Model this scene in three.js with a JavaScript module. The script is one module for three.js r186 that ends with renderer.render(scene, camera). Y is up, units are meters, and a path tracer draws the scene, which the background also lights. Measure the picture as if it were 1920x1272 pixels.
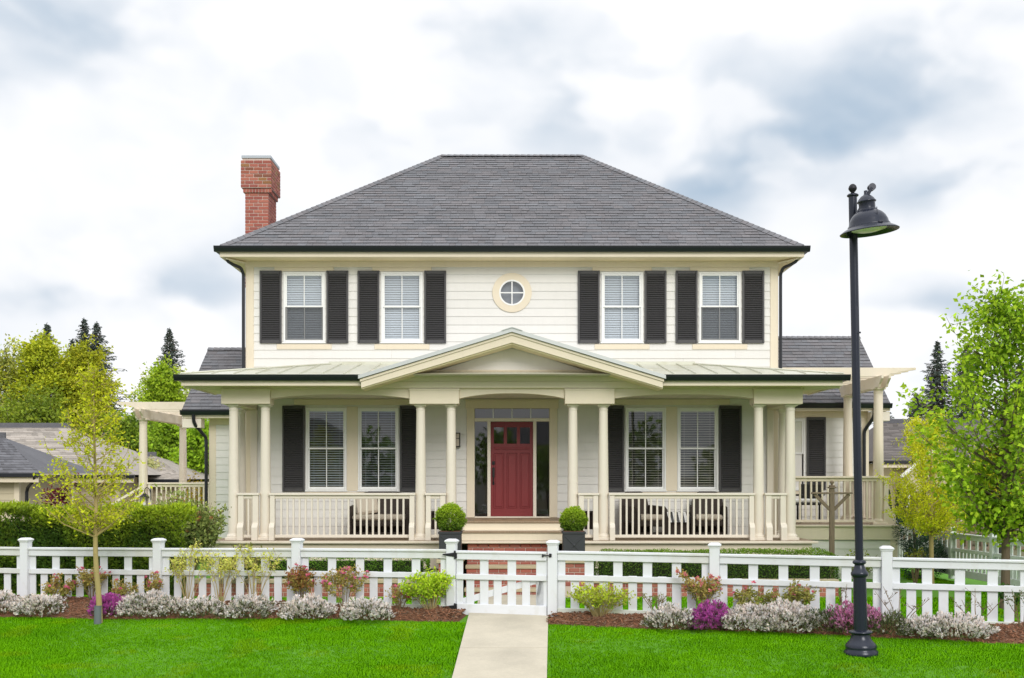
import * as THREE from 'three';
import { mergeGeometries } from 'three/addons/utils/BufferGeometryUtils.js';

// ---------------------------------------------------------------- camera, sky, sun, exposure
const scene = new THREE.Scene();
const EYE = 2.2;                                   // eye above the level ground round the house
const camera = new THREE.PerspectiveCamera(33.52, 1024 / 678, 0.1, 900);
camera.position.set(0, EYE, 0);
camera.lookAt(0, EYE, -10);
camera.setViewOffset(1920, 1272, 0, -259, 1920, 1272);   // a shift lens: verticals stay upright
camera.updateProjectionMatrix();
scene.add(camera);

const renderer = new THREE.WebGLRenderer({ antialias: true });
renderer.setSize(1024, 678);
renderer.toneMapping = THREE.LinearToneMapping;
renderer.toneMappingExposure = 1.62;
renderer.shadowMap.enabled = true;

function mulberry(a) { return () => { a |= 0; a = a + 0x6D2B79F5 | 0; let t = Math.imul(a ^ a >>> 15, 1 | a); t = t + Math.imul(t ^ t >>> 7, 61 | t) ^ t; return ((t ^ t >>> 14) >>> 0) / 4294967296; }; }
let rnd = mulberry(7);
const seed = n => { rnd = mulberry(n); };
const rr = (a, b) => a + (b - a) * rnd();
const clamp = (x, a = 0, b = 1) => Math.min(b, Math.max(a, x));
const sstep = (a, b, x) => { const t = clamp((x - a) / (b - a)); return t * t * (3 - 2 * t); };
const lerp = (a, b, t) => a + (b - a) * t;
function hash3(x, y, z) { let h = Math.imul(x, 374761393) ^ Math.imul(y, 668265263) ^ Math.imul(z, 1274126177); h = Math.imul(h ^ h >>> 13, 1274126177); return ((h ^ h >>> 16) >>> 0) / 4294967296; }
function vnoise(x, y, z = 0, px = 0, py = 0) {     // value noise; px, py give a period for tiling
  const X = Math.floor(x), Y = Math.floor(y), Z = Math.floor(z); let fx = x - X, fy = y - Y, fz = z - Z;
  fx = fx * fx * fx * (fx * (fx * 6 - 15) + 10); fy = fy * fy * fy * (fy * (fy * 6 - 15) + 10); fz = fz * fz * (3 - 2 * fz);
  const wx = i => px ? ((i % px) + px) % px : i, wy = i => py ? ((i % py) + py) % py : i;
  const h = (i, j, k) => hash3(wx(X + i), wy(Y + j), Z + k);
  const l = (k) => lerp(lerp(h(0, 0, k), h(1, 0, k), fx), lerp(h(0, 1, k), h(1, 1, k), fx), fy);
  return lerp(l(0), l(1), fz);
}
function fbm(x, y, z = 0, oct = 5) { let s = 0, a = 0.5, t = 0; for (let i = 0; i < oct; i++) { s += a * vnoise(x, y, z + i * 7.3); t += a; x = x * 2.03 + 11.7; y = y * 2.03 + 5.1; a *= 0.5; } return s / t; }

// a bright broken overcast: white cloud with soft blue-grey gaps
{
  const W = 2048, H = 1024, data = new Float32Array(W * H * 4);
  // azimuth (right of the house axis) and elevation of the larger gaps, their half sizes, slant and depth
  const gaps = [
    [-0.40, 0.362, 0.085, 0.032, 0.05, 0.95], [-0.445, 0.300, 0.03, 0.016, 0, 0.6], [-0.31, 0.172, 0.085, 0.018, 0.05, 0.8], [-0.405, 0.150, 0.045, 0.014, 0.0, 0.55],
    [-0.45, 0.41, 0.04, 0.02, 0.4, 0.3], [-0.04, 0.386, 0.055, 0.024, -0.25, 0.75], [0.075, 0.345, 0.045, 0.034, 0.1, 0.55], [0.05, 0.305, 0.03, 0.028, 0.8, 0.45],
    [0.285, 0.296, 0.125, 0.030, 0.40, 0.85], [0.215, 0.258, 0.075, 0.017, 0.30, 0.8], [0.185, 0.318, 0.055, 0.026, 0.5, 0.5], [0.40, 0.252, 0.075, 0.020, 0.3, 0.9],
    [0.345, 0.140, 0.036, 0.015, 0.1, 0.75], [0.42, 0.365, 0.05, 0.022, 0.5, 0.45], [0.33, 0.325, 0.06, 0.03, 0.3, 0.45], [-0.12, 0.31, 0.06, 0.03, 0.3, 0.2], [-0.22, 0.31, 0.05, 0.03, -0.2, 0.12], [-0.05, 0.30, 0.05, 0.02, 0, 0.22], [-0.36, 0.21, 0.05, 0.015, 0, 0.2]];
  for (let j = 0; j < H; j++) {
    const el = ((j + 0.5) / H - 0.5) * Math.PI, se = Math.sin(el), ce = Math.cos(el);
    for (let i = 0; i < W; i++) {
      const th = ((i + 0.5) / W - 0.5) * Math.PI * 2, dx = Math.cos(th) * ce, dz = Math.sin(th) * ce;
      const k = (j * W + i) * 4;
      if (el < -0.03) { data[k] = 0.20; data[k + 1] = 0.21; data[k + 2] = 0.18; data[k + 3] = 1; continue; }
      const az = Math.atan2(dx, -dz);
      const wx = (fbm(dx * 9, se * 14, dz * 9 + 3, 6) - 0.5) * 0.10, wy = (fbm(dx * 9 + 40, se * 14, dz * 9, 6) - 0.5) * 0.06;
      let g = 0;
      for (const [a, e, sa, sv, sl, d] of gaps) {
        const u = az + wx - a, v = el + wy - e; if (Math.abs(u) > 0.6) continue;
        const c = Math.cos(sl), s = Math.sin(sl), p = (u * c + v * s) / sa, q = (v * c - u * s) / sv;
        g += d * Math.exp(-Math.pow(p * p + q * q, 0.8) * 0.85);
      }
      const far = sstep(0.5, 0.75, Math.abs(az)) + sstep(0.45, 0.6, el) * (1 - sstep(0.5, 0.75, Math.abs(az)));
      const n1 = fbm(dx * 4.3 + 2 + wx * 6, se * 8 + wy * 9, dz * 4.3, 6), n2 = fbm(dx * 13 - se * 9 + wx * 14, se * 26 + dx * 6 + 9 + wy * 22, dz * 13, 7);
      g += clamp(far) * sstep(0.50, 0.72, n1) * 0.9;                        // the same broken cloud all round
      g = Math.pow(g, 1.15) * 0.80 * (0.22 + 1.5 * sstep(0.28, 0.72, n2)) + Math.max(0, n1 - 0.45) * 0.75 + Math.max(0, n2 - 0.40) * 0.62 + 0.02;
      g = 1.10 * (1 - Math.exp(-1.12 * Math.pow(g, 1.22))) * (0.80 + 0.40 * fbm(dx * 30 - se * 20 + wx * 30, se * 55 + dx * 14, dz * 30, 4));
      const lift = lerp(1, 1.7, sstep(0.40, 1.3, el));                      // an overcast sky is brightest overhead
      const L = 0.662 * lift, b = 1 + 0.03 * (n2 - 0.5);
      data[k] = L * b * lerp(1.0, 0.475, g); data[k + 1] = L * b * lerp(1.0, 0.575, g); data[k + 2] = L * b * lerp(1.015, 0.69, g); data[k + 3] = 1;
    }
  }
  const sky = new THREE.DataTexture(data, W, H, THREE.RGBAFormat, THREE.FloatType);
  sky.mapping = THREE.EquirectangularReflectionMapping; sky.magFilter = THREE.LinearFilter; sky.minFilter = THREE.LinearFilter; sky.needsUpdate = true;
  scene.background = sky; scene.environment = sky;
}
const sun = new THREE.DirectionalLight(new THREE.Color(1, 0.965, 0.91), 1.15);
sun.position.set(14, 32, 30); sun.target.position.set(0, 2, -22);
sun.castShadow = true; sun.shadow.radius = 52; sun.shadow.mapSize.set(4096, 4096);
Object.assign(sun.shadow.camera, { left: -40, right: 40, top: 40, bottom: -40, near: 1, far: 160 });
scene.add(sun, sun.target);

// ---------------------------------------------------------------- naming helpers
const taken = new Map();
function numbered(name) { const n = taken.get(name) || 0; taken.set(name, n + 1); return n ? `${name}_${String(n).padStart(3, '0')}` : name; }
function tag(o, label, category, group) { o.userData.label = label; o.userData.category = category; if (group) o.userData.group = group; return o; }
function thing(name, label, category, [x, y, z] = [0, 0, 0], turn = 0, group) {
  const o = new THREE.Group(); o.name = numbered(name); scene.add(o); o.position.set(x, y, z); o.rotation.y = turn;
  return tag(o, label, category, group);
}
function copyOf(root, [x, y, z], turn, label, scale = 1) {
  const r = root.clone(); r.name = numbered(root.name.replace(/_\d{3}$/, '')); scene.add(r); r.position.set(x, y, z); r.rotation.y = turn; r.scale.multiplyScalar(scale);
  r.userData = { ...root.userData }; if (label) r.userData.label = label; return r;
}
function grp(name, parent, x = 0, y = 0, z = 0) { const g = new THREE.Group(); g.name = name; g.position.set(x, y, z); parent.add(g); return g; }
function mesh(name, geo, mat, parent, x = 0, y = 0, z = 0) {
  const m = new THREE.Mesh(geo, mat); m.name = name; m.position.set(x, y, z); m.castShadow = m.receiveShadow = true; parent.add(m); return m;
}
const part = (name, geos, mat, parent, x, y, z) => mesh(name, join(geos), mat, parent, x, y, z);
const stuffed = o => { o.userData.kind = 'stuff'; return o; };
function ground(name, geo, mat) { const m = mesh(name, geo, mat, scene); m.userData.kind = 'structure'; return m; }

// ---------------------------------------------------------------- geometry helpers
function uvBox(g) {                                   // uv in metres from the position, by the facing of each triangle
  if (g.index) g = g.toNonIndexed();
  for (const k of Object.keys(g.attributes)) if (!['position', 'normal', 'color'].includes(k)) g.deleteAttribute(k);
  const p = g.attributes.position, uv = new Float32Array(p.count * 2);
  for (let t = 0; t < p.count; t += 3) {
    const ax = p.getX(t + 1) - p.getX(t), ay = p.getY(t + 1) - p.getY(t), az = p.getZ(t + 1) - p.getZ(t), bx = p.getX(t + 2) - p.getX(t), by = p.getY(t + 2) - p.getY(t), bz = p.getZ(t + 2) - p.getZ(t);
    const nx = Math.abs(ay * bz - az * by), ny = Math.abs(az * bx - ax * bz), nz = Math.abs(ax * by - ay * bx);
    for (let k = t; k < t + 3; k++) {
      const x = p.getX(k), y = p.getY(k), z = p.getZ(k);
      if (ny >= nx && ny >= nz) { uv[k * 2] = x; uv[k * 2 + 1] = z; } else if (nx >= nz) { uv[k * 2] = z; uv[k * 2 + 1] = y; } else { uv[k * 2] = x; uv[k * 2 + 1] = y; }
    }
  }
  g.setAttribute('uv', new THREE.BufferAttribute(uv, 2)); return g;
}
function join(geos) { const a = (Array.isArray(geos) ? geos : [geos]).map(uvBox); return a.length === 1 ? a[0] : mergeGeometries(a); }
function tris(list) {                                // list of [a,b,c] vertices -> flat shaded geometry
  const pos = new Float32Array(list.length * 9); let k = 0; for (const t of list) for (const v of t) { pos[k++] = v[0]; pos[k++] = v[1]; pos[k++] = v[2]; }
  const g = new THREE.BufferGeometry(); g.setAttribute('position', new THREE.BufferAttribute(pos, 3)); g.computeVertexNormals(); return g;
}
const quad = (a, b, c, d) => [[a, b, c], [a, c, d]];
function convex(list) {                              // turns every triangle of a convex solid outwards
  let cx = 0, cy = 0, cz = 0, n = 0; for (const t of list) for (const v of t) { cx += v[0]; cy += v[1]; cz += v[2]; n++; } cx /= n; cy /= n; cz /= n;
  return tris(list.map(([a, b, c]) => {
    const ux = b[0] - a[0], uy = b[1] - a[1], uz = b[2] - a[2], vx = c[0] - a[0], vy = c[1] - a[1], vz = c[2] - a[2];
    const d = (uy * vz - uz * vy) * (a[0] - cx) + (uz * vx - ux * vz) * (a[1] - cy) + (ux * vy - uy * vx) * (a[2] - cz);
    return d < 0 ? [a, c, b] : [a, b, c];
  }));
}
function cbox(w, h, d, x = 0, y = 0, z = 0, c = 0.006) {   // a box with chamfered edges
  c = Math.min(c, w * 0.3, h * 0.3, d * 0.3); const X = w / 2, Y = h / 2, Z = d / 2, L = [];
  const P = (sx, sy, sz, k) => [sx * (k === 0 ? X : X - c) + x, sy * (k === 1 ? Y : Y - c) + y, sz * (k === 2 ? Z : Z - c) + z];
  for (const s of [-1, 1]) { L.push(...quad(P(s, -1, -1, 0), P(s, 1, -1, 0), P(s, 1, 1, 0), P(s, -1, 1, 0)), ...quad(P(-1, s, -1, 1), P(1, s, -1, 1), P(1, s, 1, 1), P(-1, s, 1, 1)), ...quad(P(-1, -1, s, 2), P(1, -1, s, 2), P(1, 1, s, 2), P(-1, 1, s, 2))); }
  for (const a of [-1, 1]) for (const b of [-1, 1]) {
    L.push(...quad(P(a, b, -1, 0), P(a, b, 1, 0), P(a, b, 1, 1), P(a, b, -1, 1)), ...quad(P(a, -1, b, 0), P(a, 1, b, 0), P(a, 1, b, 2), P(a, -1, b, 2)), ...quad(P(-1, a, b, 1), P(1, a, b, 1), P(1, a, b, 2), P(-1, a, b, 2)));
    for (const e of [-1, 1]) L.push([P(a, b, e, 0), P(a, b, e, 1), P(a, b, e, 2)]);
  }
  return convex(L);
}
const box = (w, h, d, x = 0, y = 0, z = 0) => new THREE.BoxGeometry(w, h, d).translate(x, y, z);
const span = (x0, x1, y0, y1, z0, z1, c) => c === 0 ? box(x1 - x0, y1 - y0, z1 - z0, (x0 + x1) / 2, (y0 + y1) / 2, (z0 + z1) / 2) : cbox(x1 - x0, y1 - y0, z1 - z0, (x0 + x1) / 2, (y0 + y1) / 2, (z0 + z1) / 2, c);
function lathe(profile, seg = 24) { return new THREE.LatheGeometry(profile.map(([r, y]) => new THREE.Vector2(r, y)), seg); }
function tube(pts, r, seg = 8, n = pts.length * 4) { return new THREE.TubeGeometry(new THREE.CatmullRomCurve3(pts.map(p => new THREE.Vector3(...p)), false, 'catmullrom', 0.15), n, r, seg); }
function bar(a, b, w, h = w) {                        // a square bar from a to b
  const A = new THREE.Vector3(...a), B = new THREE.Vector3(...b), d = B.clone().sub(A), L = d.length();
  const g = cbox(w, L, h, 0, 0, 0, 0.004), q = new THREE.Quaternion().setFromUnitVectors(new THREE.Vector3(0, 1, 0), d.normalize());
  return g.applyQuaternion(q).translate((A.x + B.x) / 2, (A.y + B.y) / 2, (A.z + B.z) / 2);
}
function extrude(pts, depth, holes = [], bevel = 0) {
  const s = new THREE.Shape(pts.map(p => new THREE.Vector2(...p))); for (const h of holes) s.holes.push(new THREE.Path(h.map(p => new THREE.Vector2(...p))));
  return new THREE.ExtrudeGeometry(s, { depth, bevelEnabled: bevel > 0, bevelSize: bevel, bevelThickness: bevel, bevelSegments: 1, curveSegments: 10 });
}

// ---------------------------------------------------------------- textures and materials
function tex(w, fn, size, srgb = false) {            // fn(u, v) -> grey or [r, g, b], 0..1, tiles every `size` metres
  const d = new Uint8Array(w * w * 4);
  for (let j = 0; j < w; j++) for (let i = 0; i < w; i++) { const c = fn(i / w, j / w), k = (j * w + i) * 4, a = Array.isArray(c) ? c : [c, c, c]; for (let m = 0; m < 3; m++) d[k + m] = clamp(a[m]) * 255; d[k + 3] = 255; }
  const t = new THREE.DataTexture(d, w, w); t.wrapS = t.wrapT = THREE.RepeatWrapping; t.magFilter = THREE.LinearFilter; t.minFilter = THREE.LinearMipmapLinearFilter; t.generateMipmaps = true;
  if (srgb) t.colorSpace = THREE.SRGBColorSpace; t.repeat.set(1 / size, 1 / size); t.needsUpdate = true; return t;
}
const tn = (u, v, f, s = 0) => vnoise(u * f, v * f, s, f, f);
const tfbm = (u, v, f, s = 0, o = 4) => { let a = 0.5, r = 0, t = 0; for (let i = 0; i < o; i++) { r += a * tn(u, v, f, s + i * 3); t += a; a *= 0.5; f *= 2; } return r / t; };
const T = {
  paint: tex(256, (u, v) => { const n = tfbm(u, v, 4, 1, 5), s = vnoise(u * 40, v * 5, 3, 40, 5); return 0.93 + 0.07 * n - 0.05 * Math.max(0, s - 0.62); }, 1.3),
  grime: tex(512, (u, v) => { const n = tfbm(u, v, 5, 9, 5), m = tfbm(u, v, 24, 4, 3); const d = sstep(0.55, 0.8, n) * 0.14 + sstep(0.62, 0.85, m) * 0.06; return [1 - d * 0.9, 1 - d, 1 - d * 1.5]; }, 2.7),
  granule: tex(512, (u, v) => { const n = tn(u, v, 256, 1), m = tn(u, v, 96, 2), l = tfbm(u, v, 4, 7, 4); return (0.62 + 0.45 * n * 0.7 + 0.2 * m) * (0.82 + 0.3 * l); }, 1.9),
  brick: tex(256, (u, v) => { const n = tn(u, v, 128, 1), m = tfbm(u, v, 10, 2, 4); return [0.72 + 0.3 * m + 0.1 * n, 0.66 + 0.36 * m + 0.1 * n, 0.62 + 0.38 * m + 0.1 * n]; }, 0.55),
  concrete: tex(512, (u, v) => { const n = tn(u, v, 220, 1), l = tfbm(u, v, 4, 2, 5), m = tfbm(u, v, 40, 5, 3); return (0.72 + 0.32 * l) * (0.9 + 0.1 * n) * (0.94 + 0.08 * m); }, 1.7),
  wood: tex(256, (u, v) => { const g = tn(u * 1, v, 4, 1), s = vnoise(u * 64, v * 4, 2, 64, 4), t = vnoise(u * 128, v * 8, 6, 128, 8); return 0.62 + 0.28 * s + 0.16 * t + 0.06 * g; }, 0.5),
  weave: tex(128, (u, v) => { const a = Math.sin(u * Math.PI * 32), b = Math.sin(v * Math.PI * 32); return 0.5 + 0.5 * (Math.floor(u * 16) + Math.floor(v * 16) & 1 ? Math.abs(a) : Math.abs(b)); }, 0.4),
  soil: tex(512, (u, v) => { const n = tfbm(u, v, 24, 1, 5), l = tfbm(u, v, 3, 6, 4); const k = (0.45 + 0.8 * n) * (0.75 + 0.4 * l); return [k, k * 0.96, k * 0.9]; }, 2.3),
  turf: tex(512, (u, v) => { const l = tfbm(u, v, 3, 2, 5), n = tn(u, v, 200, 4); return [0.65 + 0.35 * l + 0.15 * n, 0.7 + 0.3 * l + 0.12 * n, 0.6 + 0.4 * l]; }, 5.3)
};
T.moss = tex(256, (u, v) => { const n = sstep(0.42, 0.78, tfbm(u, v, 5, 21, 5)); return [1 - 0.22 * n, 1 - 0.10 * n, 1 - 0.46 * n]; }, 1.1);
const rough = { paint: tex(256, (u, v) => 0.75 + 0.25 * tfbm(u, v, 8, 5, 4), 0.9) };
function mat(r, g, b, roughness = 0.7, extra = {}) { const m = new THREE.MeshStandardMaterial({ roughness, ...extra }); m.color.setRGB(r, g, b); return m; }
const side = THREE.DoubleSide;
const M = {
  siding: [[0.785, 0.765, 0.73], [0.77, 0.75, 0.715], [0.795, 0.775, 0.742]].map(c => mat(...c, 0.62, { map: T.paint, bumpMap: T.paint, bumpScale: 0.002 })),
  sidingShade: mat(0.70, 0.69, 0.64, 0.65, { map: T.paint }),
  sheath: mat(0.34, 0.33, 0.31, 0.9), room: mat(0.17, 0.16, 0.145, 0.95),
  trim: mat(0.79, 0.695, 0.54, 0.55, { map: T.paint, bumpMap: T.paint, bumpScale: 0.0015 }),
  soffit: mat(0.88, 0.745, 0.50, 0.65, { map: T.paint }),
  cream: mat(0.80, 0.73, 0.62, 0.5, { map: T.paint, bumpMap: T.paint, bumpScale: 0.0015 }),
  creamOld: mat(0.77, 0.68, 0.555, 0.6, { map: T.grime }),
  white: mat(0.83, 0.835, 0.83, 0.4, { map: T.paint }), vinyl: mat(0.86, 0.86, 0.85, 0.35),
  fence: mat(0.735, 0.75, 0.785, 0.5, { map: T.grime, bumpMap: T.paint, bumpScale: 0.002 }), fenceLow: mat(0.70, 0.73, 0.66, 0.6, { map: T.moss }), fenceShade: mat(0.66, 0.70, 0.68, 0.6, { map: T.grime }),  // side fence: same white paint with its shade mixed into the colour
  shutter: mat(0.058, 0.056, 0.059, 0.48, { map: T.paint }), gutter: mat(0.012, 0.014, 0.019, 0.3),
  shingle: mat(0.202, 0.199, 0.212, 0.95, { map: T.granule, vertexColors: true, bumpMap: T.granule, bumpScale: 0.006 }),
  felt: mat(0.03, 0.03, 0.032, 0.95), metalRoof: mat(0.62, 0.62, 0.52, 0.42, { map: T.grime, metalness: 0.1 }), flashing: mat(0.56, 0.58, 0.57, 0.4, { metalness: 0.3, map: T.paint }), zinc: mat(0.42, 0.45, 0.48, 0.4, { metalness: 0.5 }),
  brick: [[0.42, 0.135, 0.10], [0.36, 0.11, 0.085], [0.46, 0.165, 0.12], [0.34, 0.105, 0.085], [0.40, 0.15, 0.115]].map(c => mat(...c, 0.9, { map: T.brick, bumpMap: T.brick, bumpScale: 0.004 })),
  brickMoss: [[0.30, 0.14, 0.06], [0.26, 0.10, 0.065], [0.34, 0.17, 0.075], [0.36, 0.12, 0.08]].map(c => mat(...c, 0.95, { map: T.brick, bumpMap: T.brick, bumpScale: 0.004 })),
  mortar: mat(0.68, 0.54, 0.47, 0.95, { map: T.concrete }), stone: mat(0.56, 0.47, 0.31, 0.85, { map: T.concrete, bumpMap: T.concrete, bumpScale: 0.003 }),
  concrete: mat(0.62, 0.56, 0.44, 0.9, { map: T.concrete, bumpMap: T.concrete, bumpScale: 0.002 }), sidewalk: mat(0.42, 0.41, 0.38, 0.9, { map: T.concrete }), asphalt: mat(0.13, 0.128, 0.122, 0.95, { map: T.granule }),
  door: mat(0.205, 0.014, 0.017, 0.45, { map: T.paint, bumpMap: T.wood, bumpScale: 0.001 }),
  deck: mat(0.36, 0.26, 0.17, 0.7, { map: T.wood, bumpMap: T.wood, bumpScale: 0.002 }), greyWood: mat(0.25, 0.19, 0.125, 0.85, { map: T.wood, bumpMap: T.wood, bumpScale: 0.004 }), brownFence: mat(0.24, 0.185, 0.13, 0.9, { map: T.wood }),
  black: mat(0.012, 0.012, 0.013, 0.4), lamp: mat(0.017, 0.021, 0.036, 0.26, { metalness: 0.2, bumpMap: T.paint, bumpScale: 0.001 }), iron: mat(0.03, 0.03, 0.034, 0.5, { metalness: 0.6 }),
  pot: mat(0.028, 0.030, 0.036, 0.55, { map: T.paint }), wicker: mat(0.045, 0.030, 0.022, 0.65, { bumpMap: T.weave, bumpScale: 0.006, map: T.weave }), cushion: mat(0.56, 0.49, 0.40, 0.95), mat: mat(0.30, 0.20, 0.12, 0.95),
  glass: new THREE.MeshPhysicalMaterial({ color: 0xffffff, transmission: 1, thickness: 0, roughness: 0.02, ior: 2.0, side }),
  paneLow: new THREE.MeshPhysicalMaterial({ color: 0xffffff, transmission: 1, thickness: 0, roughness: 0.02, ior: 1.8, side }),
  lens: mat(0.90, 0.86, 0.84, 0.2), blind: mat(0.50, 0.56, 0.62, 0.5), cloth: mat(0.20, 0.225, 0.26, 0.9), blindWarm: mat(0.66, 0.64, 0.56, 0.5),
  screen: mat(0.05, 0.05, 0.055, 0.8, { transparent: true, opacity: 0.52 }),
  bark: mat(0.155, 0.115, 0.075, 0.95, { map: T.wood, bumpMap: T.wood, bumpScale: 0.006 }), barkGreen: mat(0.40, 0.31, 0.13, 0.9, { map: T.grime, bumpMap: T.concrete, bumpScale: 0.004 }), twig: mat(0.20, 0.14, 0.075, 0.95), twigPale: mat(0.42, 0.33, 0.15, 0.9),
  soil: mat(0.165, 0.078, 0.042, 1, { map: T.soil, bumpMap: T.soil, bumpScale: 0.02 }), chip: mat(0.26, 0.125, 0.068, 1, { vertexColors: false }),
  earth: mat(0.145, 0.135, 0.075, 1, { map: T.turf }), turf: mat(0.10, 0.28, 0.010, 1, { map: T.turf }),
  leaf: new THREE.MeshPhysicalMaterial({ vertexColors: true, roughness: 0.75, transmission: 0.32, thickness: 0, side, specularIntensity: 0.35 }),
  needle: new THREE.MeshStandardMaterial({ vertexColors: true, roughness: 0.8, side }),
  petal: new THREE.MeshPhysicalMaterial({ vertexColors: true, roughness: 0.8, transmission: 0.3, thickness: 0, side })
};

// ---------------------------------------------------------------- ground
const FA = Math.atan(0.2317), FC = Math.cos(FA), FS = Math.sin(FA), FZ = -14.843;       // the front fence stands at 13 degrees to the house
const fenceDist = (x, z) => -FS * x + FC * (z - FZ);                                  // metres in front of the fence
const fencePoint = (u, w) => [u * FC - w * FS, FZ + u * FS + w * FC];
function groundY(x, z) {
  const d = fenceDist(x, z);
  const b = d > 0 ? 1.83 + 0.1 * Math.min(d, 3) + 0.06 * clamp(d - 3, 0, 3) : 1.83 + 0.37 * sstep(0, 4.5, -d);
  return EYE - b;
}
const bedEdge = u => (u < 0 ? lerp(0.53, 1.03, sstep(-1.5, -7, u)) : lerp(0.47, 0.72, sstep(2, 6.5, u)) + 0.12 * Math.exp(-Math.pow((u - 1.8) / 0.5, 2))) + 0.05 * (vnoise(u * 1.7 + 9, 2) - 0.5);
const pathC = z => z > -14.8 ? lerp(-0.045, -0.30, clamp((z + 14.8) / 9)) : lerp(-0.045, 0, clamp((-14.8 - z) / 5.9));
const pathHalf = z => z > -14.8 ? lerp(0.521, 0.495, clamp((z + 14.8) / 3)) : lerp(0.521, 0.60, clamp((-14.8 - z) / 5.9));
function sheet(xs, zs, lift, keep) {                   // a sheet on the ground
  const pos = [], idx = [], uv = [], nx = xs.length;
  for (const z of zs) for (const x of xs) { pos.push(x, groundY(x, z) + (typeof lift === 'function' ? lift(x, z) : lift), z); uv.push(x, z); }
  for (let j = 0; j + 1 < zs.length; j++) for (let i = 0; i + 1 < nx; i++) { const a = j * nx + i; idx.push(a, a + nx, a + 1, a + 1, a + nx, a + nx + 1); }
  const g = new THREE.BufferGeometry(); g.setAttribute('position', new THREE.Float32BufferAttribute(pos, 3)); g.setAttribute('uv', new THREE.Float32BufferAttribute(uv, 2)); g.setIndex(idx); g.computeVertexNormals(); return g;
}
const steps = (a, b, n) => Array.from({ length: n + 1 }, (_, i) => a + (b - a) * i / n);
ground('ground', sheet([-420, -160, -80, -40, -25, ...steps(-16, 16, 80), 25, 40, 80, 160, 420], [30, 0, -4, ...steps(-7, -24, 68), -30, -40, -60, -90, -150, -420].sort((a, b) => a - b), 0), M.earth);
ground('lawn', sheet(steps(-12, 12, 72), steps(-8.4, -30, 72), 0.005), M.turf);
ground('road', new THREE.BoxGeometry(160, 0.02, 7).translate(0, groundY(0, 3.2) + 0.016, 3.2), M.asphalt);
ground('sidewalk', sheet(steps(-40, 40, 80), steps(-6.6, -5.0, 3), 0.03), M.sidewalk);
{
  const path = new THREE.Group(); path.name = 'path'; path.userData.kind = 'structure'; scene.add(path);
  const cuts = [-20.68, -19.2, -17.7, -16.2, -14.72, -13.0, -11.4, -9.8, -8.2, -6.61];
  for (let k = 0; k + 1 < cuts.length; k++) {
    const z0 = cuts[k] + 0.006, z1 = cuts[k + 1] - 0.006, L = [];
    const P = (s, z, y) => [pathC(z) + s * pathHalf(z), groundY(pathC(z), z) + y, z];
    const n = 5; for (let i = 0; i < n; i++) { const a = lerp(z0, z1, i / n), b = lerp(z0, z1, (i + 1) / n);
      L.push(...quad(P(-1, b, 0.04), P(1, b, 0.04), P(1, a, 0.04), P(-1, a, 0.04)), ...quad(P(-1, a, -0.1), P(-1, b, -0.1), P(-1, b, 0.04), P(-1, a, 0.04)), ...quad(P(1, b, -0.1), P(1, a, -0.1), P(1, a, 0.04), P(1, b, 0.04))); }
    L.push(...quad(P(-1, z1, -0.1), P(1, z1, -0.1), P(1, z1, 0.04), P(-1, z1, 0.04)), ...quad(P(1, z0, -0.1), P(-1, z0, -0.1), P(-1, z0, 0.04), P(1, z0, 0.04)));
    mesh('slab', join(tris(L)), M.concrete, path);
  }
}
{
  const bed = [];                                      // bark mulch between fence and lawn, either side of the path
  for (const [u0, u1] of [[-10.5, -0.60], [0.52, 9.0]]) {
    const nu = Math.round((u1 - u0) / 0.06), nw = 14, pos = [], idx = [], uv = [];
    for (let i = 0; i <= nu; i++) for (let j = 0; j <= nw; j++) {
      const u = lerp(u0, u1, i / nu), w = lerp(-0.28, bedEdge(u), j / nw), [x, z] = fencePoint(u, w), t = j / nw;
      const e = Math.min(1, 4 * t * (1 - t) * 1.6) * Math.min(1, (u - u0) * 6, (u1 - u) * 6);
      pos.push(x, groundY(x, z) + 0.006 + e * (0.035 + 0.05 * vnoise(u * 3, w * 3) + 0.03 * vnoise(u * 14, w * 14)), z); uv.push(u, w);
    }
    for (let i = 0; i < nu; i++) for (let j = 0; j < nw; j++) { const a = i * (nw + 1) + j; idx.push(a, a + 1, a + nw + 1, a + 1, a + nw + 2, a + nw + 1); }
    const g = new THREE.BufferGeometry(); g.setAttribute('position', new THREE.Float32BufferAttribute(pos, 3)); g.setAttribute('uv', new THREE.Float32BufferAttribute(uv, 2)); g.setIndex(idx); g.computeVertexNormals(); bed.push(g.toNonIndexed());
  }
  ground('flower_bed', mergeGeometries(bed), M.soil);
}

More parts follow.
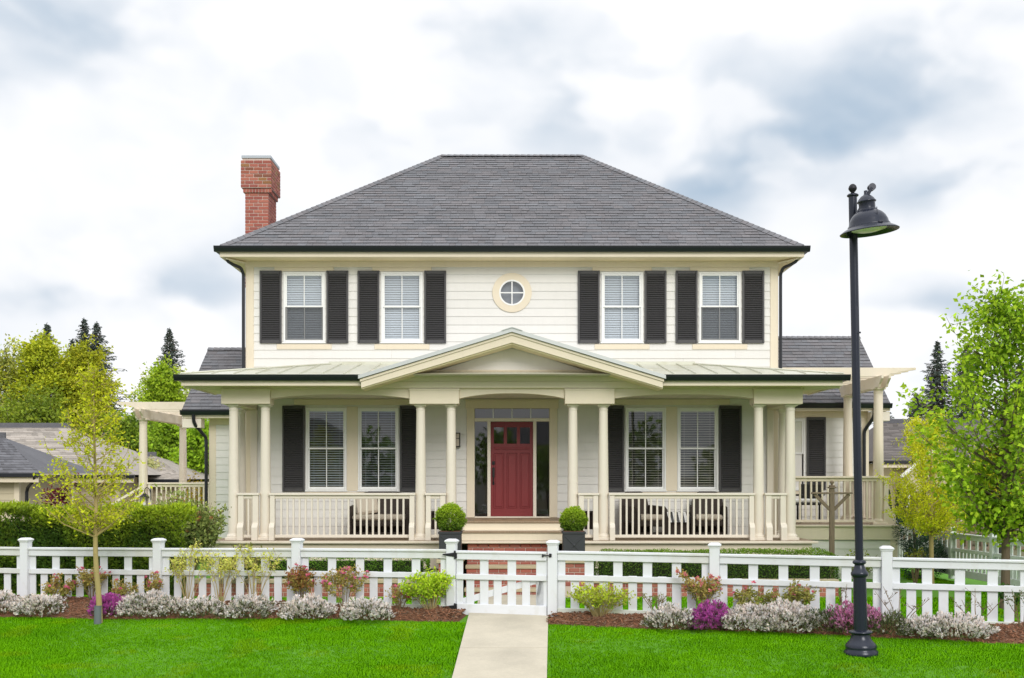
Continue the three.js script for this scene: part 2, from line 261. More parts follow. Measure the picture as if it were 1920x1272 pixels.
// ---------------------------------------------------------------- builders for house pieces
const LAP = 0.179;
function cutRuns(x0, x1, y0, y1, holes) {              // what is left of a strip after the holes: [x0, x1, y0, y1]
  let runs = [[x0, x1]]; const out = [];
  for (const [hx0, hx1, hy0, hy1] of holes) {
    if (hy1 <= y0 || hy0 >= y1 || hx1 <= x0 || hx0 >= x1) continue;
    runs = runs.flatMap(([a, b]) => hx1 <= a || hx0 >= b ? [[a, b]] : [[a, hx0], [hx1, b]].filter(([p, q]) => q - p > 0.01));
    const a = Math.max(hx0, x0), b = Math.min(hx1, x1);
    if (y1 - hy1 > 0.02) out.push([a, b, hy1, y1]); if (hy0 - y0 > 0.02) out.push([a, b, y0, hy0]);
  }
  return [...runs.map(([a, b]) => [a, b, y0, y1]), ...out];
}
function siding(parent, x0, x1, y0, y1, z, holes = [], mats = M.siding) {
  for (let y = y0; y < y1 - 0.02; y += LAP) {
    const top = Math.min(y + LAP, y1);
    for (const [a, b, p, q] of cutRuns(x0, x1, y, top, holes).flatMap(([a, b, p, q]) => { if (b - a < 4) return [[a, b, p, q]]; const o = [], L = b - a; let s = a + rr(1.2, 3.4); const c = [a]; while (s < b - 0.8) { c.push(s); s += 3.66; } c.push(b); for (let i = 0; i + 1 < c.length; i++) o.push([c[i] + (i ? 0.0015 : 0), c[i + 1] - 0.0015, p, q]); return o; })) {
      const t = f => 0.007 + 0.0145 * (1 - clamp((f - y) / LAP)), zb = z + t(p), zt = z + t(q), L = [];
      L.push(...quad([a, p, zb], [b, p, zb], [b, q, zt], [a, q, zt]), ...quad([a, p, z - 0.002], [b, p, z - 0.002], [b, p, zb], [a, p, zb]), ...quad([a, q, zt], [b, q, zt], [b, q, z - 0.002], [a, q, z - 0.002]), ...quad([a, p, z - 0.002], [a, p, zb], [a, q, zt], [a, q, z - 0.002]), ...quad([b, p, zb], [b, p, z - 0.002], [b, q, z - 0.002], [b, q, zt]));
      mesh('siding_board', join(tris(L)), mats[Math.floor(rnd() * mats.length)], parent);
    }
  }
}
function blind(w, h, pitch, tilt, top = 0) {           // venetian slats hanging behind the glass
  const L = []; const d = 0.025, c = Math.cos(tilt) * d, s = Math.sin(tilt) * d;
  for (let y = h / 2 - 0.04; y > -h / 2 + 0.01; y -= pitch) { const k = (rnd() - 0.5) * 0.002; L.push(box(w, 0.003, d * 2).rotateX(tilt).translate(0, y + k, 0)); }
  for (const x of [-w * 0.36, w * 0.36]) L.push(box(0.004, h, 0.003, x, 0, 0.026));
  L.push(box(w, 0.04, 0.05, 0, h / 2 - 0.015, 0), box(w, 0.02, 0.04, 0, -h / 2 + 0.01, 0));
  return join(L);
}
function sashWindow(parent, cx, cy, w, h, { tilt = 0.9, screen = false, warm = false, pitch = 0.05, glass = M.glass } = {}) {
  const W = grp('window', parent, cx, cy, 0), X = w / 2, Y = h / 2, b = 0.038;
  part('frame', [span(-X, -X + b, -Y, Y, -0.10, 0.045), span(X - b, X, -Y, Y, -0.10, 0.045), span(-X + b, X - b, Y - b, Y, -0.10, 0.043), span(-X + b, X - b, -Y, -Y + b, -0.10, 0.05), span(-X - 0.02, X + 0.02, -Y - 0.03, -Y, -0.02, 0.055)], M.vinyl, W);
  const x = X - b, s = 0.036, mid = 0;
  for (const [name, y0, y1, z] of [['upper_sash', mid - 0.005, Y - b, 0.012], ['lower_sash', -Y + b, mid + 0.03, -0.016]]) {
    part(name, [span(-x, -x + s, y0, y1, z - 0.014, z + 0.014, 0.003), span(x - s, x, y0, y1, z - 0.014, z + 0.014, 0.003), span(-x + s, x - s, y1 - s, y1, z - 0.013, z + 0.013, 0.003), span(-x + s, x - s, y0, y0 + s, z - 0.013, z + 0.013, 0.003)], M.vinyl, W);
    mesh('pane', new THREE.PlaneGeometry(x * 2 - s * 2, y1 - y0 - s * 2), glass, W, 0, (y0 + y1) / 2, z);
    part('muntin', [box(0.018, y1 - y0 - s * 2, 0.012, 0, (y0 + y1) / 2, z + 0.008)], M.vinyl, W);
  }
  stuffed(mesh('blind', blind(w - 0.1, h - 0.1, pitch, tilt), warm ? M.blindWarm : M.blind, W, 0, 0, -0.075));
  if (screen) mesh('insect_screen', new THREE.PlaneGeometry(x * 2 - 0.01, Y - b), M.screen, W, 0, (-Y + b) / 2 + 0.0, 0.03);
  return W;
}
function shutter(parent, cx, cy, w, h, open = true) {
  const S = grp('shutter', parent, cx, cy, 0.028), X = w / 2, Y = h / 2, st = 0.042, L = [];
  part('shutter_frame', [span(-X, -X + st, -Y, Y, 0, 0.034), span(X - st, X, -Y, Y, 0, 0.034), span(-X + st, X - st, Y - 0.07, Y, 0, 0.032), span(-X + st, X - st, -Y, -Y + 0.075, 0, 0.032)], M.shutter, S);
  for (let y = -Y + 0.095; y < Y - 0.075; y += 0.046) L.push(box(w - st * 2, 0.006, 0.042).rotateX(0.85).translate(0, y, 0.012));
  L.push(box(w - st * 2, h - 0.14, 0.004, 0, 0, -0.006));
  stuffed(part('louvers', L, M.shutter, S));
}
function railing(parent, x0, x1, yf, top, z, { newel = 0.095, pitch = 0.118, foot = true, ends = [1, 1], mt = M.cream } = {}) {
  const R = grp('porch_railing', parent);
  part('top_rail', [span(x0 - 0.02, x1 + 0.02, top - 0.045, top, z - 0.07, z + 0.07), span(x0 + newel, x1 - newel, top - 0.115, top - 0.045, z - 0.025, z + 0.025)], mt, R);
  part('bottom_rail', [span(x0 + newel * ends[0], x1 - newel * ends[1], yf + 0.045, yf + 0.105, z - 0.03, z + 0.03)], mt, R);
  [x0, x1].forEach((x, k) => { if (!ends[k]) return; const a = k ? x - newel : x;
    const g = [span(a, a + newel, yf, top - 0.046, z - 0.05, z + 0.05)];
    if (foot) { const o = extrude([[-0.004, 0], [-0.004, 0.33], [0.022, 0.33], [0.085, 0.25], [0.085, 0]].map(([p, q]) => [p, q]), newel * 1.04).rotateY(-Math.PI / 2).translate(a + newel * 1.02, yf, z + 0.05); g.push(o); }
    part('newel_post', g, mt, R); });
  const a = x0 + newel * ends[0], b = x1 - newel * ends[1], n = Math.max(1, Math.round((b - a) / pitch) - 1);
  const gb = join(cbox(0.038, top - yf - 0.115 - 0.1, 0.038, 0, 0, 0, 0.004));
  for (let i = 1; i <= n; i++) mesh('baluster', gb, mt, R, lerp(a, b, i / (n + 1)), (top - 0.115 + yf + 0.1) / 2, z);
}
function column(parent, x, z, y0, y1, r = 0.1, mt = M.cream) {
  const C = grp('column', parent, x, y0, z), H = y1 - y0;
  part('plinth', [cbox(r * 2.9, 0.055, r * 2.9, 0, 0.0275, 0)], mt, C);
  mesh('shaft', lathe([[r * 1.38, 0.055], [r * 1.4, 0.08], [r * 1.32, 0.105], [r * 1.12, 0.112], [r * 1.07, 0.14], [r * 1.05, H * 0.33], [r * 0.98, H * 0.6], [r * 0.87, H - 0.13], [r * 0.86, H - 0.12], [r * 0.93, H - 0.11], [r * 0.93, H - 0.095], [r * 0.87, H - 0.085], [r * 0.88, H - 0.065], [r * 1.12, H - 0.035]], 28), mt, C);
  part('capital', [cbox(r * 2.4, 0.035, r * 2.4, 0, H - 0.0175, 0)], mt, C);
}
const brickG = [0, 1, 2].map(k => { seed(50 + k); return join(cbox(0.195, 0.07, 0.095, 0, 0, 0, 0.004 + 0.001 * k)); });
function brickRow(parent, x0, x1, y, z, odd, mats, axis = 'x', pitch = 0.205, h = 0.08, skip) {   // one course; face of the bricks at z (or x when axis is 'z')
  for (let a = x0 - (odd ? pitch / 2 : 0); a < x1 - 0.02; a += pitch) {
    const p = Math.max(a, x0), last = x1 - (a + pitch) < 0.045, q = last ? x1 : a + pitch - 0.012; if (q - p < 0.03) { if (last) break; continue; }
    const m = mesh('brick', brickG[Math.floor(rnd() * 3)], mats[Math.floor(rnd() * mats.length)], parent);
    m.scale.set((q - p) / 0.195, (h - 0.013) / 0.07, 1);
    const o = (rnd() - 0.5) * 0.003, stop = last;
    if (axis === 'x') m.position.set((p + q) / 2, y + h / 2, z - 0.0475 + o);
    else { m.rotation.y = Math.PI / 2; m.position.set(z - (axis === 'z' ? 0.0475 : -0.0475) + o, y + h / 2, (p + q) / 2); }
    if (stop) break;
  }
}
const shingleTint = () => { const t = rr(0.85, 1.06), w = rr(-0.04, 0.04); return [t * (1 + w), t, t * (1 - w * 0.5)]; };
// courses of roofing tabs on a plane: origin o, across dir ax, up-slope dir au, width range by v (distance up the slope)
function shingles(roof, o, ax, au, len, lo, hi, single, tint = 1) {
  const n = new THREE.Vector3().crossVectors(ax, au).normalize(), E = 0.146; let made = 0; const rest = [], restC = [];
  const at = (a, v, h) => [o.x + ax.x * a + au.x * v + n.x * h, o.y + ax.y * a + au.y * v + n.y * h, o.z + ax.z * a + au.z * v + n.z * h];
  for (let v = 0, row = 0; v < len - 0.01; v += E, row++) {
    const v1 = Math.min(v + E + 0.02, len), L0 = lo(v), H0 = hi(v), L1 = lo(v1), H1 = hi(v1); let a = L0 - rnd() * 0.3;
    while (a < H0) {
      const w = rr(0.13, 0.36), b = a + w, p0 = Math.max(a, L0), q0 = Math.min(b, H0), p1 = Math.max(a, L1), q1 = Math.min(b, H1); const aa = b; 
      if (q0 - p0 > 0.02 && q1 > p1) {
        const thick = rnd() < 0.5, t = (thick ? 0.015 : 0.009) + rr(0, 0.002), bt = t + 0.002, tt = 0.002;
        const A = at(p0, v, bt), B = at(q0 - 0.004, v, bt), C = at(q1 - 0.004, v1, tt), D = at(p1, v1, tt), a0 = at(p0, v, -0.004), b0 = at(q0 - 0.004, v, -0.004);
        const L = [...quad(A, B, C, D), ...quad(a0, b0, B, A), [a0, A, D], [b0, C, B]];
        const c = shingleTint().map(x => x * tint * (thick ? 1.04 : 0.95)), dk = c.map(x => x * (thick ? 0.22 : 0.42));  // printed band on the butt edge, darkened to stand in for the course shadow
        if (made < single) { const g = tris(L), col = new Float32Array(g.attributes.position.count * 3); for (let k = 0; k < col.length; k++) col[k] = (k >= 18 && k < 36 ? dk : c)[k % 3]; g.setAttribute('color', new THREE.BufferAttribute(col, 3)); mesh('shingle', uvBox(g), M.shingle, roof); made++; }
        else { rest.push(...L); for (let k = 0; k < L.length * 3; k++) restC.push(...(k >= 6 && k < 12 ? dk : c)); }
      }
      a = aa;
    }
  }
  if (rest.length) { const g = tris(rest); g.setAttribute('color', new THREE.Float32BufferAttribute(restC, 3)); stuffed(mesh('shingle_field', uvBox(g), M.shingle, roof)); }
  return made;
}
function capRow(roof, A, B, wide = 0.16) {                // ridge or hip caps, one after the other, folded over the edge
  const a = new THREE.Vector3(...A), b = new THREE.Vector3(...B), d = b.clone().sub(a), L = d.length(); d.normalize();
  const across = new THREE.Vector3(-d.z, 0, d.x).normalize(); if (across.lengthSq() < 0.5) return;
  const n = Math.round(L / 0.15);
  for (let i = 0; i < n; i++) {
    const p = a.clone().addScaledVector(d, L * i / n), q = a.clone().addScaledVector(d, L * (i + 1) / n + 0.02), Z = new THREE.Vector3(0, 1, 0);
    const v = (P, s, h) => { const r = P.clone().addScaledVector(across, s * wide * 0.8).addScaledVector(Z, h); return [r.x, r.y, r.z]; };
    const L2 = [...quad(v(p, 0, 0.035), v(p, 1, -0.04), v(q, 1, -0.052), v(q, 0, 0.022)), ...quad(v(p, -1, -0.04), v(p, 0, 0.035), v(q, 0, 0.022), v(q, -1, -0.052)), [v(p, -1, -0.06), v(p, 1, -0.06), v(p, 0, 0.035)], [v(p, 1, -0.06), v(p, 1, -0.04), v(p, 0, 0.035)]];
    const g = tris(L2), col = new Float32Array(g.attributes.position.count * 3), c = shingleTint(); for (let k = 0; k < col.length; k++) col[k] = c[k % 3] * 1.02; g.setAttribute('color', new THREE.BufferAttribute(col, 3));
    mesh('cap_shingle', uvBox(g), M.shingle, roof);
  }
}
function gutterX(x0, x1, y, z) {                         // K-style gutter running along x, its mouth at height y
  return extrude([[0, -0.115], [0.075, -0.115], [0.105, -0.05], [0.115, -0.012], [0.115, 0], [0.1, 0], [0.1, -0.01], [0.07, -0.1], [0, -0.1]], x1 - x0).rotateY(-Math.PI / 2).translate(x1, y, z);
}

// ---------------------------------------------------------------- the house
const house = thing('house', 'two-storey white house with dark shutters, red front door and columned porch behind the picket fence', 'house', [0, 0, -24]);
seed(11);
const V3 = (x, y, z) => new THREE.Vector3(x, y, z);
const upX = [[-4.426, 1], [-2.344, 0], [2.344, 0], [4.426, 1]], upY = 5.82, upW = 0.885, upH = 1.49;
const loX = [-3.954, -2.846, 2.846, 3.954], loY = 2.797, loW = 0.868, loH = 1.76;
const holes = [...upX.map(([x]) => [x - upW / 2 + 0.01, x + upW / 2 - 0.01, upY - upH / 2 + 0.01, upY + upH / 2 - 0.01]), ...loX.map(x => [x - loW / 2 + 0.01, x + loW / 2 - 0.01, loY - loH / 2 + 0.01, loY + loH / 2 - 0.01]), [-0.28, 0.28, 6.126 - 0.28, 6.126 + 0.28], [-0.81, 0.81, 1.3, 3.68]];
{
  const wall = grp('wall', house);
  part('sheathing', [extrude([[-5.62, 0.9], [5.62, 0.9], [5.62, 6.78], [-5.62, 6.78]], 0.12, holes.map(([a, b, c, d]) => [[a, c], [b, c], [b, d], [a, d]])).translate(0, 0, -0.126)], M.sheath, wall);
  siding(wall, -5.56, 5.56, 0.97, 6.69, 0, holes);
  part('side_wall', [span(-5.655, -5.5, 0, 6.78, -8.9, -0.13, 0), span(5.5, 5.655, 0, 6.78, -8.9, -0.13, 0), span(-5.5, 5.5, 0, 6.78, -8.9, -8.75, 0), span(-5.5, 5.5, 0, 0.9, -0.2, -0.02, 0)], M.siding[0], house);
  part('room', [span(-5.49, 5.49, 1.2, 1.28, -8.7, -0.14, 0), span(-5.49, 5.49, 4.2, 4.3, -8.7, -0.14, 0), span(-5.49, 5.49, 6.7, 6.77, -8.7, -0.14, 0), span(-5.49, 5.49, 1.29, 6.69, -4.1, -4.0, 0), span(-1.1, -1.04, 1.29, 4.19, -3.99, -0.14, 0), span(1.04, 1.1, 1.29, 4.19, -3.99, -0.14, 0), span(-3.3, -3.24, 4.31, 6.69, -3.99, -0.14, 0), span(3.24, 3.3, 4.31, 6.69, -3.99, -0.14, 0)], M.room, house);
  for (const s of [-1, 1]) part('corner_board', [span(s > 0 ? 5.50 : -5.67, s > 0 ? 5.67 : -5.50, 0.97, 6.69, -0.02, 0.034), span(s > 0 ? 5.645 : -5.68, s > 0 ? 5.68 : -5.645, 0.97, 6.69, -0.17, -0.021)], M.trim, house);
  part('frieze', [span(-5.68, 5.68, 6.67, 6.80, -0.02, 0.045)], M.trim, house);
  for (const [x, s] of upX) {
    sashWindow(house, x, upY, upW, upH, { tilt: 1.12, screen: !!s });
    part('window_header', [span(x - 0.63, x + 0.63, 6.585, 6.668, 0.0, 0.042)], M.trim, house);
    part('window_apron', [span(x - 0.585, x + 0.585, 4.92, 5.03, 0.0, 0.036)], M.trim, house);
    for (const d of [-0.71, 0.71]) shutter(house, x + d, upY, 0.466, 1.545);
  }
  for (const x of loX) sashWindow(house, x, loY, loW, loH, { tilt: x < -3 ? 0.34 : x < 0 ? 0.14 : x < 3 ? 0.10 : 0.24, warm: x > 0, pitch: 0.052, glass: M.paneLow });
  for (const s of [-1, 1]) {
    part('window_header', [span(s * 3.4 - 1.24, s * 3.4 + 1.24, 3.735, 3.86, 0.0, 0.042)], M.trim, house);
    part('window_mullion', [span(s * 3.4 - 0.119, s * 3.4 + 0.119, 1.9, 3.70, 0.0, 0.034)], M.trim, house);
    part('window_apron', [span(s * 3.4 - 1.0, s * 3.4 + 1.0, 1.78, 1.88, 0.0, 0.036)], M.trim, house);
    shutter(house, s * 4.648, 2.805, 0.478, 1.83); shutter(house, s * 2.148, 2.805, 0.478, 1.83);
  }
  const rw = grp('round_window', house, 0, 6.126, 0);
  const ring = (r0, r1, d, z) => { const sh = new THREE.Shape(); sh.absarc(0, 0, r1, 0, Math.PI * 2); const h = new THREE.Path(); h.absarc(0, 0, r0, 0, Math.PI * 2, true); sh.holes.push(h); return new THREE.ExtrudeGeometry(sh, { depth: d, bevelEnabled: true, bevelSize: 0.004, bevelThickness: 0.004, bevelSegments: 1, curveSegments: 40 }).translate(0, 0, z); };
  part('round_trim', [ring(0.274, 0.415, 0.03, 0.006)], M.trim, rw);
  part('frame', [ring(0.246, 0.272, 0.05, -0.01)], M.vinyl, rw);
  part('muntin', [box(0.024, 0.49, 0.02, 0, 0, 0.02), box(0.235, 0.024, 0.02, -0.13, 0, 0.02), box(0.235, 0.024, 0.02, 0.13, 0, 0.02)], M.vinyl, rw);
  mesh('pane', new THREE.CircleGeometry(0.248, 40), M.glass, rw, 0, 0, 0.004);
  part('blind', [box(0.55, 0.55, 0.01, 0, 0, -0.11)], M.cloth, rw);
}
{ // main hip roof
  const roof = grp('roof', house), eY = 7.0, rY = 10.15, eX = 6.07, zf = 0.57, zb = -8.33, zm = -3.88, rX = 1.75;
  const A = [-eX, eY, zf], B = [eX, eY, zf], C = [eX, eY, zb], D = [-eX, eY, zb], R0 = [-rX, rY, zm], R1 = [rX, rY, zm];
  part('roof_deck', [convex([...quad(A, B, R1, R0), [B, C, R1], ...quad(C, D, R0, R1), [D, A, R0], ...quad(A, B, C, D)])], M.felt, roof);
  const run = zf - zm, sl = Math.hypot(run, rY - eY), au = V3(0, (rY - eY) / sl, -run / sl), k = (eX - rX) / sl;
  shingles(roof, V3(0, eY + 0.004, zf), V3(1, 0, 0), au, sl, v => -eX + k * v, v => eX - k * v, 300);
  const runS = eX - rX, ss = Math.hypot(runS, rY - eY);
  for (const s of [-1, 1]) { const kk = (zf - zm) / ss;
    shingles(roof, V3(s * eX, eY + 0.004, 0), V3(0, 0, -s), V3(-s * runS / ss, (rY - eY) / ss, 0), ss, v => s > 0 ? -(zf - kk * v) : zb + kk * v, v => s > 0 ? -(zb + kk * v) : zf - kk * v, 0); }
  const lift = p => [p[0], p[1] + 0.012, p[2]];
  capRow(roof, lift(A), lift(R0)); capRow(roof, lift(B), lift(R1)); capRow(roof, lift(R0), lift(R1));
  part('fascia', [span(-6.09, 6.09, 6.785, 6.93, 0.50, 0.555), span(-6.09, -6.035, 6.785, 6.93, -8.3, 0.499), span(6.035, 6.09, 6.785, 6.93, -8.3, 0.499)], M.trim, house);
  part('soffit', [span(-6.03, 6.03, 6.80, 6.83, -8.3, 0.497, 0)], M.soffit, house);
  for (const s of [-1, 1]) part('hip_trim', [bar([s * 6.0, 6.79, 0.47], [s * 5.68, 6.775, 0.05], 0.10, 0.03)], M.trim, house);
  part('gutter', [gutterX(-6.19, 6.19, 7.0, 0.557)], M.gutter, house);
  for (const s of [-1, 1]) part('gutter', [gutterX(0, 8.7, 7.0, 0).rotateY(s * Math.PI / 2).translate(s * 6.092, 0, s > 0 ? 0.55 : -8.15)], M.gutter, house);
  for (const s of [-1, 1]) {
    part('downspout', [tube([[s * 6.0, 6.90, 0.40], [s * 5.98, 6.74, 0.36], [s * 5.88, 6.68, 0.28], [s * 5.75, 6.635, 0.14], [s * 5.715, 6.52, 0.06], [s * 5.715, 6.3, 0.05], [s * 5.715, 4.32, 0.05]], 0.034, 10, 60)], M.gutter, house);
  }
}
{ // chimney on the left side wall
  seed(21);
  const ch = grp('chimney', house), x0 = -6.235, x1 = -5.69, zF = -2.3, zB = -3.17;
  part('mortar', [span(x0 + 0.008, x1 - 0.008, 0, 8.84, zB + 0.008, zF - 0.008, 0), span(x0 - 0.035, x1 + 0.035, 8.841, 8.94, zB - 0.035, zF + 0.035, 0), span(x0 - 0.075, x1 + 0.075, 8.941, 9.58, zB - 0.075, zF + 0.075, 0), span(x0 - 0.05, x1 + 0.05, 9.581, 9.63, zB - 0.05, zF + 0.05, 0)], M.mortar, ch);
  const ring = (a, b, f, k, y, odd, mats) => { brickRow(ch, a, b, y, f, odd, mats, 'x'); brickRow(ch, k, f - 0.105, y, b, !odd, mats, 'z'); };
  for (let y = 6.62, i = 0; y < 8.83; y += 0.0793, i++) ring(x0, x1, zF, zB, y, i & 1, M.brick);
  for (let x = x0 - 0.043; x < x1 + 0.02; x += 0.074) { const m = mesh('brick', brickG[0], M.brick[Math.floor(rnd() * 5)], ch, x + 0.037, 8.89, zF + 0.043 - 0.0475); m.scale.set(0.063 / 0.195, 1.37, 1); }
  for (let z = zB; z < zF - 0.06; z += 0.074) { const m = mesh('brick', brickG[1], M.brick[Math.floor(rnd() * 5)], ch, x1 + 0.043 - 0.0475, 8.89, z + 0.037); m.rotation.y = Math.PI / 2; m.scale.set(0.063 / 0.195, 1.37, 1); }
  for (let y = 8.945, i = 0; y < 9.56; y += 0.0795, i++) ring(x0 - 0.083, x1 + 0.083, zF + 0.083, zB - 0.083, y, i & 1, i > 0 && i < 7 ? [...M.brickMoss, ...M.brick] : M.brick);
  part('chimney_cap', [span(x0 - 0.07, x1 + 0.07, 9.63, 9.70, zB - 0.07, zF + 0.07)], M.zinc, ch);
}
// ---------------------------------------------------------------- the porch
const PF = 0.96, CZ = 1.8;                                 // porch floor, column line
seed(31);
{
  const porch = house;
  for (let x = -5.88, i = 0; x < 5.87; x += 0.14, i++) mesh('floor_board', join(cbox(0.135, 0.035, 2.2, 0, 0, 0, 0.003)), M.deck, porch, x + 0.07, PF - 0.0175, 1.12);
  for (const s of [-1, 1]) part('floor_edge', [span(s > 0 ? 1.04 : -5.92, s > 0 ? 5.92 : -1.04, PF - 0.045, PF + 0.004, 2.222, 2.262)], M.creamOld, porch);
  for (const s of [-1, 1]) part('porch_skirt', [span(s > 0 ? 1.16 : -5.82, s > 0 ? 5.82 : -1.16, 0.42, PF - 0.048, 2.13, 2.17)], M.trim, porch);
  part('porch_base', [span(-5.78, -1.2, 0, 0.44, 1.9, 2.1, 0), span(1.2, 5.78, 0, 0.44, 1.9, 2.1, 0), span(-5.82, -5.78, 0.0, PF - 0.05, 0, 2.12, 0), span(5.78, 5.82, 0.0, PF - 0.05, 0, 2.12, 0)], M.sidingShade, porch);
  const cols = [5.485, 4.86, 1.80, 1.20];
  for (const c of cols) for (const s of [-1, 1]) column(porch, s * c, CZ, PF, 3.63);
  for (const s of [-1, 1]) { column(porch, s * 5.70, 0.28, PF, 3.63, 0.09); part('pilaster', [span(s > 0 ? 5.42 : -5.56, s > 0 ? 5.56 : -5.42, PF, 3.85, 0.035, 0.085)], M.cream, porch); }
  // beam of the porch: blocks over the column pairs, shallow arches between
  for (const [a, b] of [[-5.685, -4.73], [-2.005, -1.035], [1.035, 2.005], [4.73, 5.685]]) part('beam_block', [span(a, b, 3.63, 3.93, 1.60, 2.0), span(a - 0.012, b + 0.012, 3.90, 3.932, 1.59, 2.012, 0.003)], M.trim, porch);
  for (const [a, b, r] of [[-4.728, -2.007, 0.085], [-1.033, 1.033, 0.10], [2.007, 4.728, 0.085]]) {
    const p = [[a, 3.99], [a, 3.742]]; for (let i = 0; i <= 24; i++) { const t = i / 24; p.push([lerp(a, b, t), 3.742 + r * Math.pow(1 - Math.pow(Math.abs(2 * t - 1), 2.3), 1)]); } p.push([b, 3.742], [b, 3.99]);
    part('arched_beam', [extrude(p.filter((q, i) => i === 0 || Math.hypot(q[0] - p[i - 1][0], q[1] - p[i - 1][1]) > 1e-4), 0.30).translate(0, 0, 1.64)], M.trim, porch);
  }
  for (const s of [-1, 1]) part('side_beam', [span(s > 0 ? 5.42 : -5.66, s > 0 ? 5.66 : -5.42, 3.63, 3.93, 0.036, 1.598)], M.trim, porch);
  part('beam_top', [span(-5.66, -2.70, 3.935, 4.06, 1.66, 1.99), span(2.70, 5.66, 3.935, 4.06, 1.66, 1.99)], M.trim, porch);
  part('porch_ceiling', [span(-5.41, 5.41, 3.87, 3.90, 0.04, 1.638, 0)], M.cream, porch);
  for (const s of [-1, 1]) part('porch_soffit', [span(s > 0 ? 2.72 : -6.29, s > 0 ? 6.29 : -2.72, 3.965, 3.985, 1.992, 2.43, 0), span(s > 0 ? 5.662 : -6.29, s > 0 ? 6.29 : -5.662, 3.965, 3.985, 0.0, 1.99, 0)], M.soffit, porch);
  for (const s of [-1, 1]) part('porch_fascia', [span(s > 0 ? 2.80 : -6.33, s > 0 ? 6.33 : -2.80, 3.945, 4.10, 2.432, 2.47), span(s > 0 ? 6.292 : -6.33, s > 0 ? 6.33 : -6.292, 3.945, 4.10, 0, 2.431), bar([s * 6.28, 3.955, 2.40], [s * 5.69, 3.945, 1.97], 0.03, 0.14)], M.trim, porch);
  for (const s of [-1, 1]) part('porch_gutter', [gutterX(s > 0 ? 2.84 : -6.45, s > 0 ? 6.45 : -2.84, 4.155, 2.474)], M.gutter, porch);
  for (const s of [-1, 1]) part('porch_gutter', [gutterX(0, 2.4, 4.155, 0).rotateY(s * Math.PI / 2).translate(s * 6.333, 0, s > 0 ? 2.45 : 0.05)], M.gutter, porch);
  part('downspout', [tube([[-5.9, 4.03, 1.0], [-5.86, 3.8, 0.9], [-5.78, 3.62, 0.6], [-5.74, 3.4, 0.47], [-5.74, 1.0, 0.45]], 0.03, 8, 40)], M.gutter, porch);
  // low hipped metal roof with standing seams
  const pr = grp('porch_roof', porch), e = 6.36, y0 = 4.165, y1 = 4.60, zf = 2.52, hx = 3.85;
  part('metal_roofing', [convex([...quad([-e, y0, zf], [e, y0, zf], [hx, y1, 0.02], [-hx, y1, 0.02]), [[-e, y0, zf], [-hx, y1, 0.02], [-e, y0, 0.02]], [[e, y0, zf], [e, y0, 0.02], [hx, y1, 0.02]], ...quad([-e, y0, 0.02], [-hx, y1, 0.02], [hx, y1, 0.02], [e, y0, 0.02]), ...quad([-e, y0, zf], [e, y0, zf], [e, y0, 0.02], [-e, y0, 0.02])]), span(-e, -2.9, 4.13, 4.166, 2.49, 2.53), span(2.9, e, 4.13, 4.166, 2.49, 2.53)], M.metalRoof, pr);
  for (let x = -6.15; x < 6.2; x += 0.42) { if (Math.abs(x) < 2.6) continue; const lim = Math.max(0.03, (Math.abs(x) - hx)); const yy = z => y1 + (y0 - y1) * (z - 0.02) / 2.5; part('standing_seam', [bar([x, yy(lim) + 0.012, lim], [x, y0 + 0.012, zf - 0.01], 0.02, 0.034)], M.metalRoof, pr); }
  for (const s of [-1, 1]) part('standing_seam', [bar([s * e * 0.995, y0 + 0.012, zf], [s * hx, y1 + 0.012, 0.02], 0.03, 0.04)], M.metalRoof, pr);
  part('wall_flashing', [span(-3.9, 3.9, 4.575, 4.66, 0.022, 0.04)], M.metalRoof, pr);
  // gable over the entrance
  const ga = grp('entry_gable', porch), gx = 2.87, gp = 4.965, ge = 4.075, sl = (gp - ge) / gx;
  part('rake_board', [extrude([[-gx, ge - 0.175], [0, gp - 0.205], [gx, ge - 0.175], [gx, ge - 0.06], [0, gp - 0.06], [-gx, ge - 0.06]], 0.04).translate(0, 0, 2.545)], M.trim, ga);
  part('rake_crown', [extrude([[-gx - 0.02, ge - 0.062], [0, gp - 0.062], [gx + 0.02, ge - 0.062], [gx + 0.02, ge - 0.012], [0, gp - 0.012], [-gx - 0.02, ge - 0.012]], 0.06).translate(0, 0, 2.548)], M.trim, ga);
  part('gable_roof', [extrude([[-gx - 0.05, ge - 0.01], [0, gp - 0.008], [gx + 0.05, ge - 0.01], [gx + 0.05, ge + 0.062], [0, gp + 0.068], [-gx - 0.05, ge + 0.062]], 2.62).translate(0, 0, 0.03)], M.flashing, ga);
  part('ridge_cap', [extrude([[-0.2, gp + 0.006], [0, gp + 0.069], [0.2, gp + 0.006], [0.2, gp + 0.020], [0, gp + 0.086], [-0.2, gp + 0.020]], 2.64).translate(0, 0, 0.03)], M.flashing, ga);
  part('gable_soffit', [extrude([[-gx, ge - 0.20], [0, gp - 0.235], [gx, ge - 0.20], [gx, ge - 0.17], [0, gp - 0.20], [-gx, ge - 0.17]], 0.56).translate(0, 0, 1.985)], M.soffit, ga);
  for (let y = 4.29; y < gp - 0.3; y += LAP) {
    const w = t => Math.max(0.01, (gp - 0.23 - t) / sl), q = Math.min(y + LAP, gp - 0.236), L = quad([-w(y), y, 1.982], [w(y), y, 1.982], [w(q), q, 1.968], [-w(q), q, 1.968]);
    L.push(...quad([-w(y), y, 1.95], [w(y), y, 1.95], [w(y), y, 1.982], [-w(y), y, 1.982]));
    mesh('siding_board', join(tris(L)), M.siding[0], ga);
  }
  part('gable_beam', [span(-2.72, 2.72, 4.075, 4.27, 1.7, 2.03), span(-2.74, 2.74, 4.27, 4.292, 1.7, 2.05, 0.003), span(-2.70, 2.70, 3.94, 4.073, 1.7, 2.015)], M.trim, ga);
